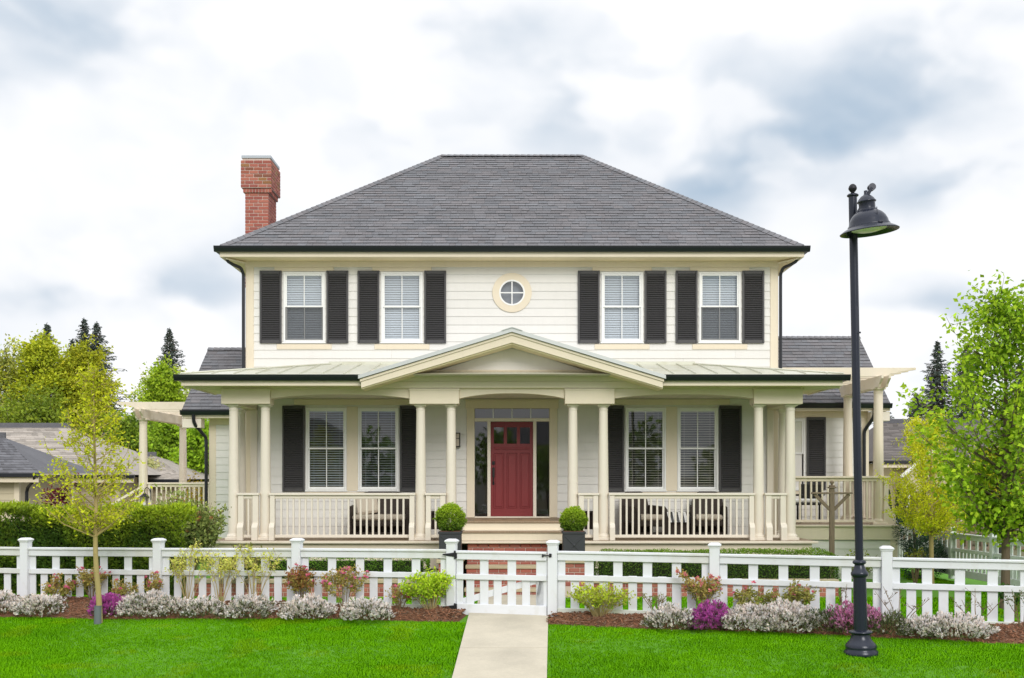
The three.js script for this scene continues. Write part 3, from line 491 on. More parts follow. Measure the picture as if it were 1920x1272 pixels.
  // railings
  const top = 1.888, RZ = 1.9;
  for (const s of [-1, 1]) {
    const r = (a, b, o) => s > 0 ? railing(porch, a, b, PF + 0.004, top, RZ, o) : railing(porch, -b, -a, PF + 0.004, top, RZ, o);
    r(1.915, 4.745, {}); r(4.975, 5.37, { newel: 0.11, pitch: 0.09 }); r(1.31, 1.69, { newel: 0.10, pitch: 0.075 });
  }
  // two broad steps up to the door
  part('door_step', [span(-0.93, 0.93, PF + 0.004, 1.17, 0.04, 1.93), span(-1.12, 1.12, 0.912, PF - 0.042, 2.20, 2.225)], M.trim, porch);
  part('door_step', [span(-1.04, 1.04, PF + 0.001, 1.115, 1.931, 2.17)], M.trim, porch);
  part('step_tread', [span(-1.09, 1.09, 1.117, 1.15, 1.90, 2.205)], M.deck, porch);
  part('step_tread', [span(-1.01, 1.01, 1.30, 1.335, 0.04, 1.88)], M.deck, porch); part('door_step', [span(-0.97, 0.97, 1.151, 1.298, 0.04, 1.845)], M.trim, porch);
  part('step_tread', [span(-1.14, 1.14, PF - 0.04, PF - 0.001, 2.20, 2.30)], M.creamOld, porch);
  // door with sidelights and transom
  const dz = 0.0, D = grp('entrance', porch);
  part('door_casing', [span(-0.965, -0.80, 1.337, 3.70, 0, 0.045), span(0.80, 0.965, 1.337, 3.70, 0, 0.045), span(-0.99, 0.99, 3.66, 3.825, 0, 0.05), span(-1.0, 1.0, 3.826, 3.855, 0, 0.07)], M.trim, D);
  part('door_frame', [span(-0.80, 0.80, 3.385, 3.455, -0.10, 0.03), span(-0.525, -0.455, 1.36, 3.385, -0.10, 0.028), span(0.450, 0.52, 1.36, 3.385, -0.10, 0.028), span(-0.80, 0.80, 1.305, 1.36, -0.10, 0.06), span(-0.81, -0.795, 1.36, 3.66, -0.1, 0.01), span(0.795, 0.81, 1.36, 3.66, -0.1, 0.01)], M.cream, D);
  part('transom_muntin', [-0.4, 0, 0.4].map(x => box(0.018, 0.205, 0.03, x, 3.557, 0.0)), M.vinyl, D);
  for (let i = 0; i < 4; i++) mesh('pane', new THREE.PlaneGeometry(0.38, 0.20), M.paneLow, D, -0.6 + i * 0.4, 3.557, -0.02);
  for (const s of [-1, 1]) mesh('pane', new THREE.PlaneGeometry(0.275, 2.02), M.paneLow, D, s * 0.66, 2.372, -0.02);
  const dw = 0.905, dh = 2.015, lites = [-0.28, 0, 0.28].map(x => [[x - 0.105, 1.55], [x + 0.105, 1.55], [x + 0.105, 1.90], [x - 0.105, 1.90]]);
  const door = part('door', [extrude([[-dw / 2, 0], [dw / 2, 0], [dw / 2, dh], [-dw / 2, dh]], 0.045, [...lites, ...[-0.28, 0, 0.28].map(x => [[x - 0.11, 0.17], [x + 0.11, 0.17], [x + 0.11, 1.35], [x - 0.11, 1.35]])]).translate(-0.0025, 1.362, -0.075), span(-dw / 2 + 0.07, dw / 2 - 0.07, 1.362 + 1.435, 1.362 + 1.475, -0.032, -0.008)], M.door, D);
  for (const x of [-0.2825, -0.0025, 0.2775]) { part('door_panel', [cbox(0.222, 1.182, 0.03, x, 1.362 + 0.76, -0.06, 0.012), cbox(0.15, 1.11, 0.022, x, 1.362 + 0.76, -0.045, 0.010)], M.door, door); mesh('pane', new THREE.PlaneGeometry(0.21, 0.35), M.paneLow, door, x, 1.362 + 1.725, -0.05); }
  part('handle', [cbox(0.06, 0.075, 0.02, -0.395, 2.50, -0.022), cbox(0.052, 0.21, 0.016, -0.395, 2.30, -0.024), tube([[-0.395, 2.38, -0.02], [-0.395, 2.36, 0.03], [-0.395, 2.2, 0.04], [-0.395, 2.08, 0.03], [-0.395, 2.07, -0.02]], 0.011, 8), cbox(0.04, 0.07, 0.016, -0.395, 2.07, -0.022), cbox(0.03, 0.02, 0.03, -0.395, 2.50, -0.006)], M.black, door);
  part('hallway', [span(-1.03, 1.03, 1.29, 3.9, -3.98, -3.9, 0)], M.sheath, D);
  // wall light half hidden by a column
  const sc = grp('wall_light', porch, -1.19, 2.99, 0.03);
  part('light_frame', [span(-0.09, -0.072, -0.15, 0.15, 0.02, 0.12, 0.002), span(0.072, 0.09, -0.15, 0.15, 0.02, 0.12, 0.002), span(-0.072, 0.072, 0.132, 0.15, 0.02, 0.12, 0.002), span(-0.072, 0.072, -0.15, -0.132, 0.02, 0.12, 0.002), box(0.012, 0.26, 0.012, 0, 0, 0.116), box(0.142, 0.012, 0.012, 0, 0.03, 0.113), box(0.18, 0.3, 0.02, 0, 0, 0.009)], M.black, sc);
  part('light_glass', [box(0.14, 0.262, 0.08, 0, 0, 0.064)], M.cushion, sc);
}
{ // brick steps and the piers beside them
  seed(41);
  const st = grp('entry_stair', house), n = 5, rise = 0.19, run = 0.28, zt = 2.18;
  for (let i = 0; i < n; i++) {
    const top = PF - 0.05 - i * rise, zf = zt + i * run, w = 0.86;
    part('stair_core', [span(-w + 0.01, w - 0.01, 0, top - 0.06, zf - run - (i === 0 ? 0.1 : 0) + 0.001, zf - 0.014, 0)], M.mortar, st);
    if (i > 0) part('stone_tread', [span(-w - 0.02, w + 0.02, top - 0.062, top, zf - run + 0.0, zf + 0.03)], M.stone, st);
    const b = top - (i === 0 ? 0.002 : 0.062), low = top - rise - (i === n - 1 ? 0.1 : 0);
    for (let y = b - 0.08, k = i; y > low - 0.06; y -= 0.08, k++) brickRow(st, -w, w, y, zf, k & 1, M.brick, 'x', 0.205, 0.08);
  }
  for (const s of [-1, 1]) {
    const p = grp('stair_pier', house, s * 1.13, 0, 0), h = 0.64, f = 3.62, b = 2.28;
    part('pier_core', [span(-0.192, 0.192, 0, h, b, f - 0.012, 0), span(s > 0 ? -0.2 : -0.2, 0.2, 0, 0.21, b, f - 0.001, 0)], M.mortar, p);
    for (let y = 0.22, i = 0; y < h - 0.04; y += 0.084, i++) { brickRow(p, -0.2, 0.2, y, f, i & 1, M.brick, 'x', 0.205, 0.084); for (const t of [-1, 1]) brickRow(p, b, f - 0.105, y, t * 0.2, !(i & 1), M.brick, t > 0 ? 'z' : 'zn', 0.205, 0.084); }
    part('cap_stone', [span(-0.24, 0.24, h, h + 0.065, b, f + 0.04)], M.stone, p);
  }
}
// ---------------------------------------------------------------- wings, decks and pergolas at the sides
function wing(s, xo, zW, zE, zR, yE, yR, gx, wx) {           // s: side; xo inner x, wx outer wall x, gx gable edge x
  const W = grp('side_wing', house), lo = Math.min(s * xo, s * wx), hi = Math.max(s * xo, s * wx);
  part('wing_wall', [span(lo, hi, 0, yE - 0.2, zW - 4.0, zW - 0.002, 0), extrude([[zW - 4, yE - 0.2], [zW, yE - 0.2], [zR, yR - 0.25]], 0.1).rotateY(-Math.PI / 2).translate(s * wx + (s > 0 ? 0 : 0.1), 0, 0)], M.siding[1], W);
  siding(W, lo + (s < 0 ? 0.16 : 0), hi - (s > 0 ? 0.16 : 0), 0.35, yE - 0.27, zW, s > 0 ? [[6.25, 7.07, 1.92, 3.60]] : []);
  part('wing_corner_board', [span(s > 0 ? wx - 0.16 : -wx - 0.01, s > 0 ? wx + 0.01 : -wx + 0.16, 0.3, yE - 0.27, zW - 0.1, zW + 0.03)], M.trim, W);
  part('wing_frieze', [span(lo, hi, yE - 0.33, yE - 0.18, zW - 0.1, zW + 0.034), span(Math.min(s * xo, s * gx), Math.max(s * xo, s * gx), yE - 0.19, yE - 0.07, zE - 0.05, zE - 0.01)], M.trim, W);
  part('wing_soffit', [span(Math.min(s * xo, s * gx), Math.max(s * xo, s * gx), yE - 0.18, yE - 0.165, zW, zE - 0.06, 0)], M.soffit, W);
  const a = Math.min(s * 5.66, s * gx), b = Math.max(s * 5.66, s * gx), zB = 2 * zR - zE, q = (yR - yE) / (zE - zR);
  const roof = grp('wing_roof', house);
  part('roof_deck', [extrude([[zE, yE - 0.03], [zR, yR - 0.03], [zB, yE - 0.03], [zB, yE], [zR, yR], [zE, yE]], b - a).rotateY(-Math.PI / 2).translate(b, 0, 0)], M.felt, roof);
  const sl = Math.hypot(zE - zR, yR - yE);
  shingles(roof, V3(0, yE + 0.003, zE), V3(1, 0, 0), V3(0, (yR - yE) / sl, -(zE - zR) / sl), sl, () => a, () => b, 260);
  capRow(roof, [a, yR + 0.01, zR], [b, yR + 0.01, zR], 0.14);
  part('rake_board', [extrude([[zE, yE - 0.19], [zR, yR - 0.19], [zB, yE - 0.19], [zB, yE - 0.031], [zR, yR - 0.031], [zE, yE - 0.031]], 0.03).rotateY(-Math.PI / 2).translate(s * gx + (s > 0 ? 0 : 0.03), 0, 0), span(s > 0 ? gx - 0.45 : -gx + 0.0, s > 0 ? gx : -gx + 0.45, yE - 0.42, yE - 0.2, zE - 0.35, zE - 0.03)], M.cream, W);
  part('gutter', [gutterX(a - 0.02, b + 0.02, yE - 0.005, zE)], M.gutter, W);
  const dx = s > 0 ? 8.50 : -7.42, ex = s > 0 ? 8.66 : -7.60;
  part('downspout', [tube([[ex, yE - 0.1, zE + 0.05], [ex, yE - 0.25, zE + 0.03], [ex - s * 0.03, yE - 0.36, zE - 0.02], [dx + s * 0.02, yE - 0.62, zW + 0.1], [dx, yE - 0.78, zW + 0.085], [dx, 0.6, zW + 0.085]], 0.042, 10, 60)], M.gutter, W);
  return W;
}
const wingL = wing(-1, 5.66, -3.4, -2.9, -5.25, 3.80, 5.53, 7.89, 7.36);
const wingR = wing(1, 5.66, -3.25, -2.9, -5.3, 3.965, 5.83, 9.04, 8.62);
{ // window and shutter in the right wing
  const w = grp('wing_window_bay', house, 0, 0, -3.25);
  sashWindow(w, 6.66, 2.76, 0.86, 1.72, { tilt: 0.15, warm: true, glass: M.paneLow }); shutter(w, 7.355, 2.77, 0.46, 1.76);
  part('window_header', [span(5.70, 7.35, 3.67, 3.695, 0.0, 0.04)], M.trim, w);
  part('side_window', [span(8.63, 8.67, 2.0, 3.5, -0.9, -0.3), span(8.65, 8.68, 2.05, 3.45, -0.85, -0.35)], M.vinyl, w);
  part('apron', [span(6.15, 7.17, 1.77, 1.865, 0.0, 0.036)], M.trim, w);
}
{ // raised deck in the right nook: floor, fascia, railings
  seed(51);
  const d = grp('side_deck', house), zF = -0.2, yF = 1.17, x1 = 8.34;
  for (let z = -3.1; z < zF; z += 0.14) part('deck_board', [span(5.68, x1, yF - 0.03, yF, z, z + 0.134, 0.003)], M.deck, d);
  part('deck_edge', [span(5.6, x1 + 0.06, yF - 0.035, yF + 0.004, zF - 0.03, zF + 0.05)], M.creamOld, d);
  part('deck_fascia', [span(5.6, x1, 0.85, yF - 0.037, zF - 0.04, zF), span(x1 - 0.04, x1, 0.85, yF - 0.037, -3.2, zF - 0.041)], M.trim, d);
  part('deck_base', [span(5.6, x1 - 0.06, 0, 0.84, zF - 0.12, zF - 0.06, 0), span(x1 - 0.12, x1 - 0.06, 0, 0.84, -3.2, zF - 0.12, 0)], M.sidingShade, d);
  const S = []; siding(d, 5.7, x1 - 0.19, 0.12, 0.845, zF - 0.06, [], M.siding);
  part('deck_corner_board', [span(x1 - 0.19, x1 - 0.04, 0.06, 0.848, zF - 0.1, zF - 0.028)], M.trim, d);
  railing(d, 5.62, 8.12, yF + 0.004, 2.22, zF - 0.12, { foot: false, ends: [0, 1], mt: M.creamOld });
  // return rail along the right side
  const R = grp('porch_railing', d);
  part('top_rail', [span(8.0, 8.14, 2.175, 2.22, -2.9, zF - 0.2), span(8.045, 8.095, 2.105, 2.175, -2.9, zF - 0.2)], M.creamOld, R);
  part('bottom_rail', [span(8.04, 8.10, yF + 0.05, yF + 0.11, -2.9, zF - 0.17)], M.creamOld, R);
  part('newel_post', [extrude([[0, 0], [0.25, 0], [0.25, 0.20], [0.12, 0.36], [0.12, 0.40], [0, 0.40]], 0.12).translate(8.02, yF + 0.004, zF - 0.17)], M.creamOld, R);
  const gb = join(cbox(0.038, 0.83, 0.038, 0, 0, 0, 0.004)); for (let z = -2.8; z < zF - 0.28; z += 0.125) mesh('baluster', gb, M.creamOld, R, 8.07, 1.69, z);
}
function pergola(xp, zs, yF, yCap, xr0, xr1, tail, rz, girdZ) {
  const P = grp('pergola', house), yg = yCap + 0.23;
  for (const z of zs) column(P, xp, z, yF, yCap, 0.108, M.creamOld);
  for (const o of [-0.10, 0.06]) {                          // a pair of girders over the posts
    const [a, b] = girdZ, p = [[a, yg], [b, yg], [b, yg - 0.06], [b - 0.16, yg - 0.17], [b - 0.2, yCap], [a + 0.2, yCap], [a + 0.16, yg - 0.17], [a, yg - 0.06]];
    part('girder', [extrude(p.map(([z, y]) => [z, y]), 0.042, [], 0.003).rotateY(-Math.PI / 2).translate(xp + o + 0.04, 0, 0)], M.creamOld, P);
  }
  for (const z of rz) {
    const t = tail, p = t > 0 ? [[xr0, yg + 0.003], [xr1 - 0.62, yg + 0.003], [xr1 - 0.55, yg + 0.06], [xr1 - 0.42, yg + 0.07], [xr1 - 0.38, yg + 0.10], [xr1, yg + 0.145], [xr1, yg + 0.19], [xr0, yg + 0.19]] : [[xr1, yg + 0.003], [xr0 + 0.5, yg + 0.003], [xr0 + 0.42, yg + 0.06], [xr0 + 0.3, yg + 0.07], [xr0, yg + 0.14], [xr0, yg + 0.19], [xr1, yg + 0.19]];
    part('rafter', [extrude(p, 0.05, [], 0.003).translate(0, 0, z - 0.025)], M.creamOld, P);
  }
}
pergola(7.94, [-0.4, -2.62], 1.174, 4.13, 5.72, 8.68, 1, [-0.22, -0.68, -1.14, -1.6, -2.06, -2.5], [-3.0, 0.12]);
pergola(-9.5, [-5.0, -8.5], 1.0, 3.70, -10.12, -7.2, -1, [-4.85, -5.9, -6.95, -8.0, -8.75], [-9.1, -4.5]);
{ // left deck behind the wing
  const d = grp('left_deck', house), yF = 1.0;
  part('deck_floor', [span(-9.7, -7.3, yF - 0.2, yF, -9.2, -4.85)], M.deck, d);
  railing(d, -9.36, -7.36, yF + 0.004, 2.06, -4.98, { foot: false, mt: M.creamOld }); railing(d, -9.36, -7.36, yF + 0.004, 2.06, -9.0, { foot: false, mt: M.creamOld });
  part('stair_rail', [bar([-9.5, 1.96, -5.0], [-10.6, 1.32, -5.0], 0.06, 0.12), bar([-9.5, 1.78, -5.0], [-10.6, 1.12, -5.0], 0.04, 0.05), bar([-10.6, 0, -5.0], [-10.6, 1.45, -5.0], 0.1)], M.creamOld, d);
  for (let i = 0; i < 6; i++) part('baluster', [bar([-9.7 - i * 0.14, 1.15 - i * 0.085, -5.0], [-9.7 - i * 0.14, 1.72 - i * 0.085, -5.0], 0.035)], M.creamOld, d);
  part('stair_tread', [0, 1, 2, 3, 4].map(i => span(-10.05 - i * 0.25, -9.7 - i * 0.25, 0.8 - i * 0.17, 0.84 - i * 0.17, -6.2, -5.1)), M.deck, d);
}
// ---------------------------------------------------------------- porch furniture, mat, planters
const H = (x, y, z) => [x, y, z - 24];
function rbox(w, h, d, x, y, z, c = 0.03) { return cbox(w, h, d, x, y, z, c); }
function wickerSeat(name, label, cat, pos, turn, w, group) {
  const t = thing(name, label, cat, pos, turn, group), X = w / 2, arms = w > 0.8 ? 1 : 1;
  part('backrest', [extrude([[-X, 0.06], [X, 0.06], [X + 0.02, 0.5], [X - 0.04, 0.86], [X * 0.5, 0.93], [-X * 0.5, 0.93], [-X + 0.04, 0.86], [-X - 0.02, 0.5]], 0.05, [], 0.008).rotateX(-0.14).translate(0, 0, -0.30)], M.wicker, t);
  for (const s of [-1, 1]) part('armrest', [extrude([[-0.28, 0], [-0.25, 0], [-0.2, 0.30], [0.22, 0.30], [0.3, 0], [0.34, 0], [0.36, 0.42], [0.33, 0.56], [0.25, 0.62], [-0.28, 0.64]], 0.06, [], 0.01).rotateY(-Math.PI / 2).translate(s * X + 0.03, 0, 0)], M.wicker, t);
  part('seat', [cbox(w - 0.07, 0.13, 0.60, 0, 0.29, 0.02, 0.02), cbox(w - 0.05, 0.05, 0.05, 0, 0.08, 0.28)], M.wicker, t);
  for (const s of [-1, 1]) part('leg', [cbox(0.05, 0.3, 0.05, s * (X - 0.02), 0.15, 0.28)], M.wicker, t);
  part('seat_cushion', [rbox(w - 0.1, 0.11, 0.60, 0, 0.41, 0.05, 0.045)], M.cushion, t);
  return t;
}
seed(61);
wickerSeat('wicker_loveseat', 'dark wicker loveseat with beige seat cushion and pillow on the left half of the porch', 'loveseat', H(-2.72, PF + 0.004, 0.72), 0, 1.18);
tag(part('throw_pillow', [rbox(0.46, 0.40, 0.13, 0, 0, 0, 0.06).rotateX(-0.25).rotateZ(0.14).translate(-3.02, PF + 0.67, 0.60 - 24)], M.cushion, scene), 'beige pillow leaning on the backrest of the wicker loveseat', 'pillow');
wickerSeat('wicker_armchair', 'dark wicker armchair turned to the right, left of the porch table', 'armchair', H(2.72, PF + 0.004, 0.75), 0.45, 0.66, 'wicker armchairs at the porch table');
wickerSeat('wicker_armchair', 'dark wicker armchair with pale cushion, right of the porch table', 'armchair', H(4.06, PF + 0.004, 0.72), -0.12, 0.66, 'wicker armchairs at the porch table');
{
  const t = thing('porch_table', 'small dark table between the two wicker armchairs on the porch', 'table', H(3.42, PF + 0.004, 0.70));
  part('tabletop', [cbox(0.46, 0.03, 0.46, 0, 0.5, 0)], M.wicker, t); for (const x of [-1, 1]) for (const z of [-1, 1]) part('leg', [cbox(0.04, 0.48, 0.04, x * 0.19, 0.24, z * 0.19)], M.wicker, t); part('shelf', [cbox(0.4, 0.38, 0.36, 0, 0.22, 0)], M.wicker, t);
  const c = thing('striped_cloth', 'black and white striped cloth hanging off the porch table', 'cloth', H(3.42, PF + 0.524, 0.70));
  for (let i = 0; i < 8; i++) { const x = -0.24 + i * 0.055, L = []; for (let k = 0; k < 6; k++) { const y0 = -k * 0.035, y1 = y0 - 0.035, o = k * 0.008; L.push(...quad([x + o, y1, 0.244 + o * 0.3], [x + 0.053 + o, y1, 0.244 + o * 0.3], [x + 0.053 + o - 0.008, y0, 0.242], [x + o - 0.008, y0, 0.242])); } L.push(...quad([x, 0, 0.242], [x + 0.053, 0, 0.242], [x + 0.053, 0, -0.2], [x, 0, -0.2])); mesh('stripe', join(tris(L)), i & 1 ? M.black : M.vinyl, c); }
}
for (const s of [-1, 1]) {
  const t = thing('wicker_stool', `low dark wicker stool behind the short railing ${s < 0 ? 'left' : 'right'} of the front steps`, 'stool', H(s * 1.53, PF + 0.004, 1.3), 0, 'wicker stools beside the front steps');
  part('seat', [cbox(0.42, 0.06, 0.42, 0, 0.52, 0, 0.02)], M.wicker, t); for (const x of [-1, 1]) for (const z of [-1, 1]) part('leg', [cbox(0.05, 0.49, 0.05, x * 0.17, 0.245, z * 0.17)], M.wicker, t); part('stretcher', [box(0.34, 0.3, 0.01, 0, 0.34, 0.17)], M.wicker, t);
}
{
  const t = thing('doormat', 'brown doormat with dark printed marks in front of the red door', 'doormat', H(0, 1.336, 1.45));
  part('mat', [cbox(1.5, 0.018, 0.62, 0, 0.009, 0, 0.004)], M.mat, t);
  const L = []; for (const [x, n] of [[-0.52, 4], [-0.14, 3], [0.17, 3], [0.52, 4]]) for (let i = 0; i < n; i++) L.push(box(0.022, 0.004, 0.16 + 0.05 * (i & 1), x + (i - n / 2) * 0.036, 0.0185, 0.18));
  part('printed_marks', L, M.black, t);
}
function leafBuffer() { return { p: [], n: [], c: [] }; }
function leaf(B, x, y, z, dx, dy, dz, len, wid, col, fold = 0.25) {     // a folded four-cornered leaf from its base along d
  let ax = rnd() - 0.5, ay = rnd() - 0.5, az = rnd() - 0.5; let d = ax * dx + ay * dy + az * dz; ax -= d * dx; ay -= d * dy; az -= d * dz; let l = Math.hypot(ax, ay, az) || 1; ax /= l; ay /= l; az /= l;
  const nx = dy * az - dz * ay, ny = dz * ax - dx * az, nz = dx * ay - dy * ax, w = wid / 2, f = fold * w, m = 0.45 * len;
  const bx = x + dx * len, by = y + dy * len, bz = z + dz * len, mx = x + dx * m, my = y + dy * m, mz = z + dz * m;
  const l1x = mx + ax * w + nx * f, l1y = my + ay * w + ny * f, l1z = mz + az * w + nz * f, l2x = mx - ax * w + nx * f, l2y = my - ay * w + ny * f, l2z = mz - az * w + nz * f;
  B.p.push(x, y, z, bx, by, bz, l1x, l1y, l1z, x, y, z, l2x, l2y, l2z, bx, by, bz);
  const k = 0.5; for (let i = 0; i < 6; i++) { const s = i < 3 ? -k : k; B.n.push(nx + ax * s * fold * 2, ny + ay * s * fold * 2, nz + az * s * fold * 2); B.c.push(col[0], col[1], col[2]); }
}
function leafGeo(B) { const g = new THREE.BufferGeometry(); g.setAttribute('position', new THREE.Float32BufferAttribute(B.p, 3)); g.setAttribute('normal', new THREE.Float32BufferAttribute(B.n, 3)); g.setAttribute('color', new THREE.Float32BufferAttribute(B.c, 3)); g.normalizeNormals(); return g; }
const unit = () => { const z = rr(-1, 1), a = rr(0, 6.2832), r = Math.sqrt(1 - z * z); return [r * Math.cos(a), z, r * Math.sin(a)]; };
const mix3 = (a, b, t) => [lerp(a[0], b[0], t), lerp(a[1], b[1], t), lerp(a[2], b[2], t)];
const vary = (c, k = 0.25) => { const t = 1 + rr(-k, k), h = rr(-0.08, 0.08); return [c[0] * t * (1 + h), c[1] * t, c[2] * t * (1 - h)]; };
// planters with clipped balls
const potGeo = [cbox(0.40, 0.50, 0.40, 0, 0.25, 0, 0.008), cbox(0.43, 0.045, 0.43, 0, 0.478, 0, 0.008), cbox(0.43, 0.05, 0.43, 0, 0.025, 0, 0.008)];
const pots = [];
for (const s of [-1, 1]) {
  const P = H(s * 1.13, 0.706, 3.32);
  let t;
  if (s < 0) {
    t = thing('planter_box', 'square dark planter box on the brick pier left of the front steps', 'planter', P, 0, 'dark planters beside the front steps');
    part('body', potGeo, M.pot, t);
    for (const k of [-1, 1]) part('cross_brace', [bar([-0.17, k * 0.175 + 0.25, 0.203], [0.17, -k * 0.175 + 0.25, 0.203 + 0.002 * k], 0.022, 0.012)], M.pot, t);
    part('stud', [lathe([[0.0, 0.014], [0.018, 0.01], [0.024, 0]], 12).rotateX(Math.PI / 2).translate(0, 0.25, 0.209)], M.pot, t);
    pots.push(t);
  } else { t = copyOf(pots[0], P, 0, 'square dark planter box on the brick pier right of the front steps'); }
  seed(70 + s);
  const b = thing('topiary_ball', `clipped boxwood ball in the dark planter ${s < 0 ? 'left' : 'right'} of the front steps`, 'topiary', [P[0], P[1] + 0.5, P[2]], 0, 'boxwood balls in the dark planters');
  const B = leafBuffer(), r = s < 0 ? 0.262 : 0.23;
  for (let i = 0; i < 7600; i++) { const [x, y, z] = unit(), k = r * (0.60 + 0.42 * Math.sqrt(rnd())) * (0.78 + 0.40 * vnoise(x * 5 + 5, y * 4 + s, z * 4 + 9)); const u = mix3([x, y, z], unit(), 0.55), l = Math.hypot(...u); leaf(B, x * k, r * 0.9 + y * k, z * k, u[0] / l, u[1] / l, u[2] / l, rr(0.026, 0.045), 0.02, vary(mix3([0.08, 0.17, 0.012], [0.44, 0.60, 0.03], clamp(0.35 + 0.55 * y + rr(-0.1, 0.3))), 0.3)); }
  mesh('crown', leafGeo(B), M.leaf, b);
  part('stem', [new THREE.CylinderGeometry(0.02, 0.025, 0.2, 7).translate(0, 0.06, 0), ], M.barkGreen, b);
  part('potting_soil', [box(0.37, 0.01, 0.37, 0, 0.006, 0)], M.soil, b);
}
// ---------------------------------------------------------------- low garden walls in front of the hedges
for (const s of [-1, 1]) {
  seed(80 + s);
  const w = thing('garden_wall', `low brick garden wall with stone cap under the boxwood hedge ${s < 0 ? 'left' : 'right'} of the steps`, 'garden wall', [0, 0, -20.5], 0, 'low brick garden walls');
  const a = s < 0 ? -5.9 : 1.36, b = s < 0 ? -1.36 : 5.95;
  part('wall_core', [span(a, b, 0, 0.27, -0.18, -0.012, 0)], M.mortar, w);
  for (let y = -0.06, i = 0; y < 0.26; y += 0.081, i++) brickRow(w, a, b, y, 0, i & 1, M.brick, 'x', 0.205, 0.081);
  for (let x = a; x < b - 0.05; x += 0.61) part('cap_stone', [span(x + 0.003, Math.min(x + 0.607, b), 0.268, 0.335, -0.24, 0.035)], M.stone, w);
}
// ---------------------------------------------------------------- the white picket fence
const RAILTOP = 1.235;
function fenceRun(root, us, y0, mt, seedN) {           // posts at us; local x along the fence, y up from the ground at the fence, z to the street
  seed(seedN);
  const top = RAILTOP - 0.37;
  const postG = [join([cbox(0.125, 1.06, 0.125, 0, 0.43, 0, 0.006)]), join([cbox(0.165, 0.028, 0.165, 0, 0.974, 0, 0.008), cbox(0.14, 0.022, 0.14, 0, 0.952, 0, 0.006), convex([[-1, -1], [1, -1], [1, 1], [-1, 1]].flatMap(([x, z], i, a) => { const q = a[(i + 1) % 4]; return [[[x * 0.075, 0.988, z * 0.075], [q[0] * 0.075, 0.988, q[1] * 0.075], [q[0] * 0.045, 1.006, q[1] * 0.045]], [[x * 0.075, 0.988, z * 0.075], [q[0] * 0.045, 1.006, q[1] * 0.045], [x * 0.045, 1.006, z * 0.045]], [[0, 1.006, 0], [x * 0.045, 1.006, z * 0.045], [q[0] * 0.045, 1.006, q[1] * 0.045]]]; }))])];
  us.forEach((u, i) => {
    if (u === null) return;
    const p = mesh('post', postG[0], mt, root, u, y0(u), 0); mesh('post_cap', postG[1], mt, p);
    const v = us[i + 1]; if (v === undefined || v === null) return;
    const a = u + 0.064, b = v - 0.064, ya = y0(a), yb = y0(b), L = b - a, tilt = Math.atan2(yb - ya, L), mid = (a + b) / 2, ym = (ya + yb) / 2;
    const put = (name, g, x, y, z) => { const m = mesh(name, g, mt, root, x, y, z); if (name === 'picket') { m.rotation.z = rr(-0.006, 0.006); m.position.z += rr(-0.002, 0.002); } return m; };
    const rl = (h, d, y, z) => { const m = put('rail', join(cbox(L, h, d, 0, 0, 0, 0.005)), mid, ym + y, z); m.rotation.z = tilt; };
    rl(0.032, 0.105, top - 0.016, 0.0); rl(0.088, 0.036, top - 0.078, 0.012); rl(0.073, 0.036, top - 0.347, 0.012); rl(0.145, 0.036, 0.05, 0.012); root.children[root.children.length - 1].material = mt === M.fence ? M.fenceLow : mt;
    const full = join(cbox(0.118, top - 0.06, 0.02, 0, (top - 0.06) / 2, 0, 0.004)), low = join(cbox(0.112, top - 0.33, 0.02, 0, (top - 0.33) / 2, 0, 0.004));
    const n = 5, st = 0.095, open = (L - 2 * st - 4 * 0.118) / n;
    for (const k of [0, 1]) put('picket', join(cbox(st, top - 0.06, 0.02, 0, (top - 0.06) / 2, 0, 0.004)), k ? b - st / 2 : a + st / 2, y0(k ? b : a) + 0.02, -0.018);
    for (let k = 0; k < n; k++) {
      const x = a + st + k * (open + 0.118); put('picket', low, x + open / 2, y0(x) + 0.02 + rr(-0.003, 0.003), -0.018);
      if (k < n - 1) put('picket', full, x + open + 0.059, y0(x) + 0.02, -0.018);
    }
  });
}
const fy = u => -0.055 * sstep(0.5, 8, Math.abs(u)) * (u < 0 ? 1.2 : 0.55);
const FB = groundY(0, FZ);
const fl = thing('picket_fence', 'white wooden picket fence left of the garden gate behind the flowering shrubs', 'fence', [0, FB, FZ], -FA, 'white picket fences along the front lawn');
fenceRun(fl, [-9.731, -7.311, -5.158, -3.042, -0.825], fy, M.fence, 91);
const fr = thing('picket_fence', 'white wooden picket fence right of the garden gate, passing behind the street lamp', 'fence', [0, FB, FZ], -FA, 'white picket fences along the front lawn');
fenceRun(fr, [0.551, 2.632, 4.708, 6.763, 8.83], fy, M.fence, 92);
const fs = thing('picket_fence', 'white picket fence, greyed in colour for its shade, running back along the right side of the garden', 'fence', [9.27, 0.2, -13.6], -Math.PI / 2, 'white picket fences along the front lawn');
fenceRun(fs, [-17.7, -15.7, -13.7, -11.7, -10.1, -8.06, -6.3, -4.3, -2.3, -0.3], u => -0.05 * sstep(6, 12, -u), M.fenceShade, 93);
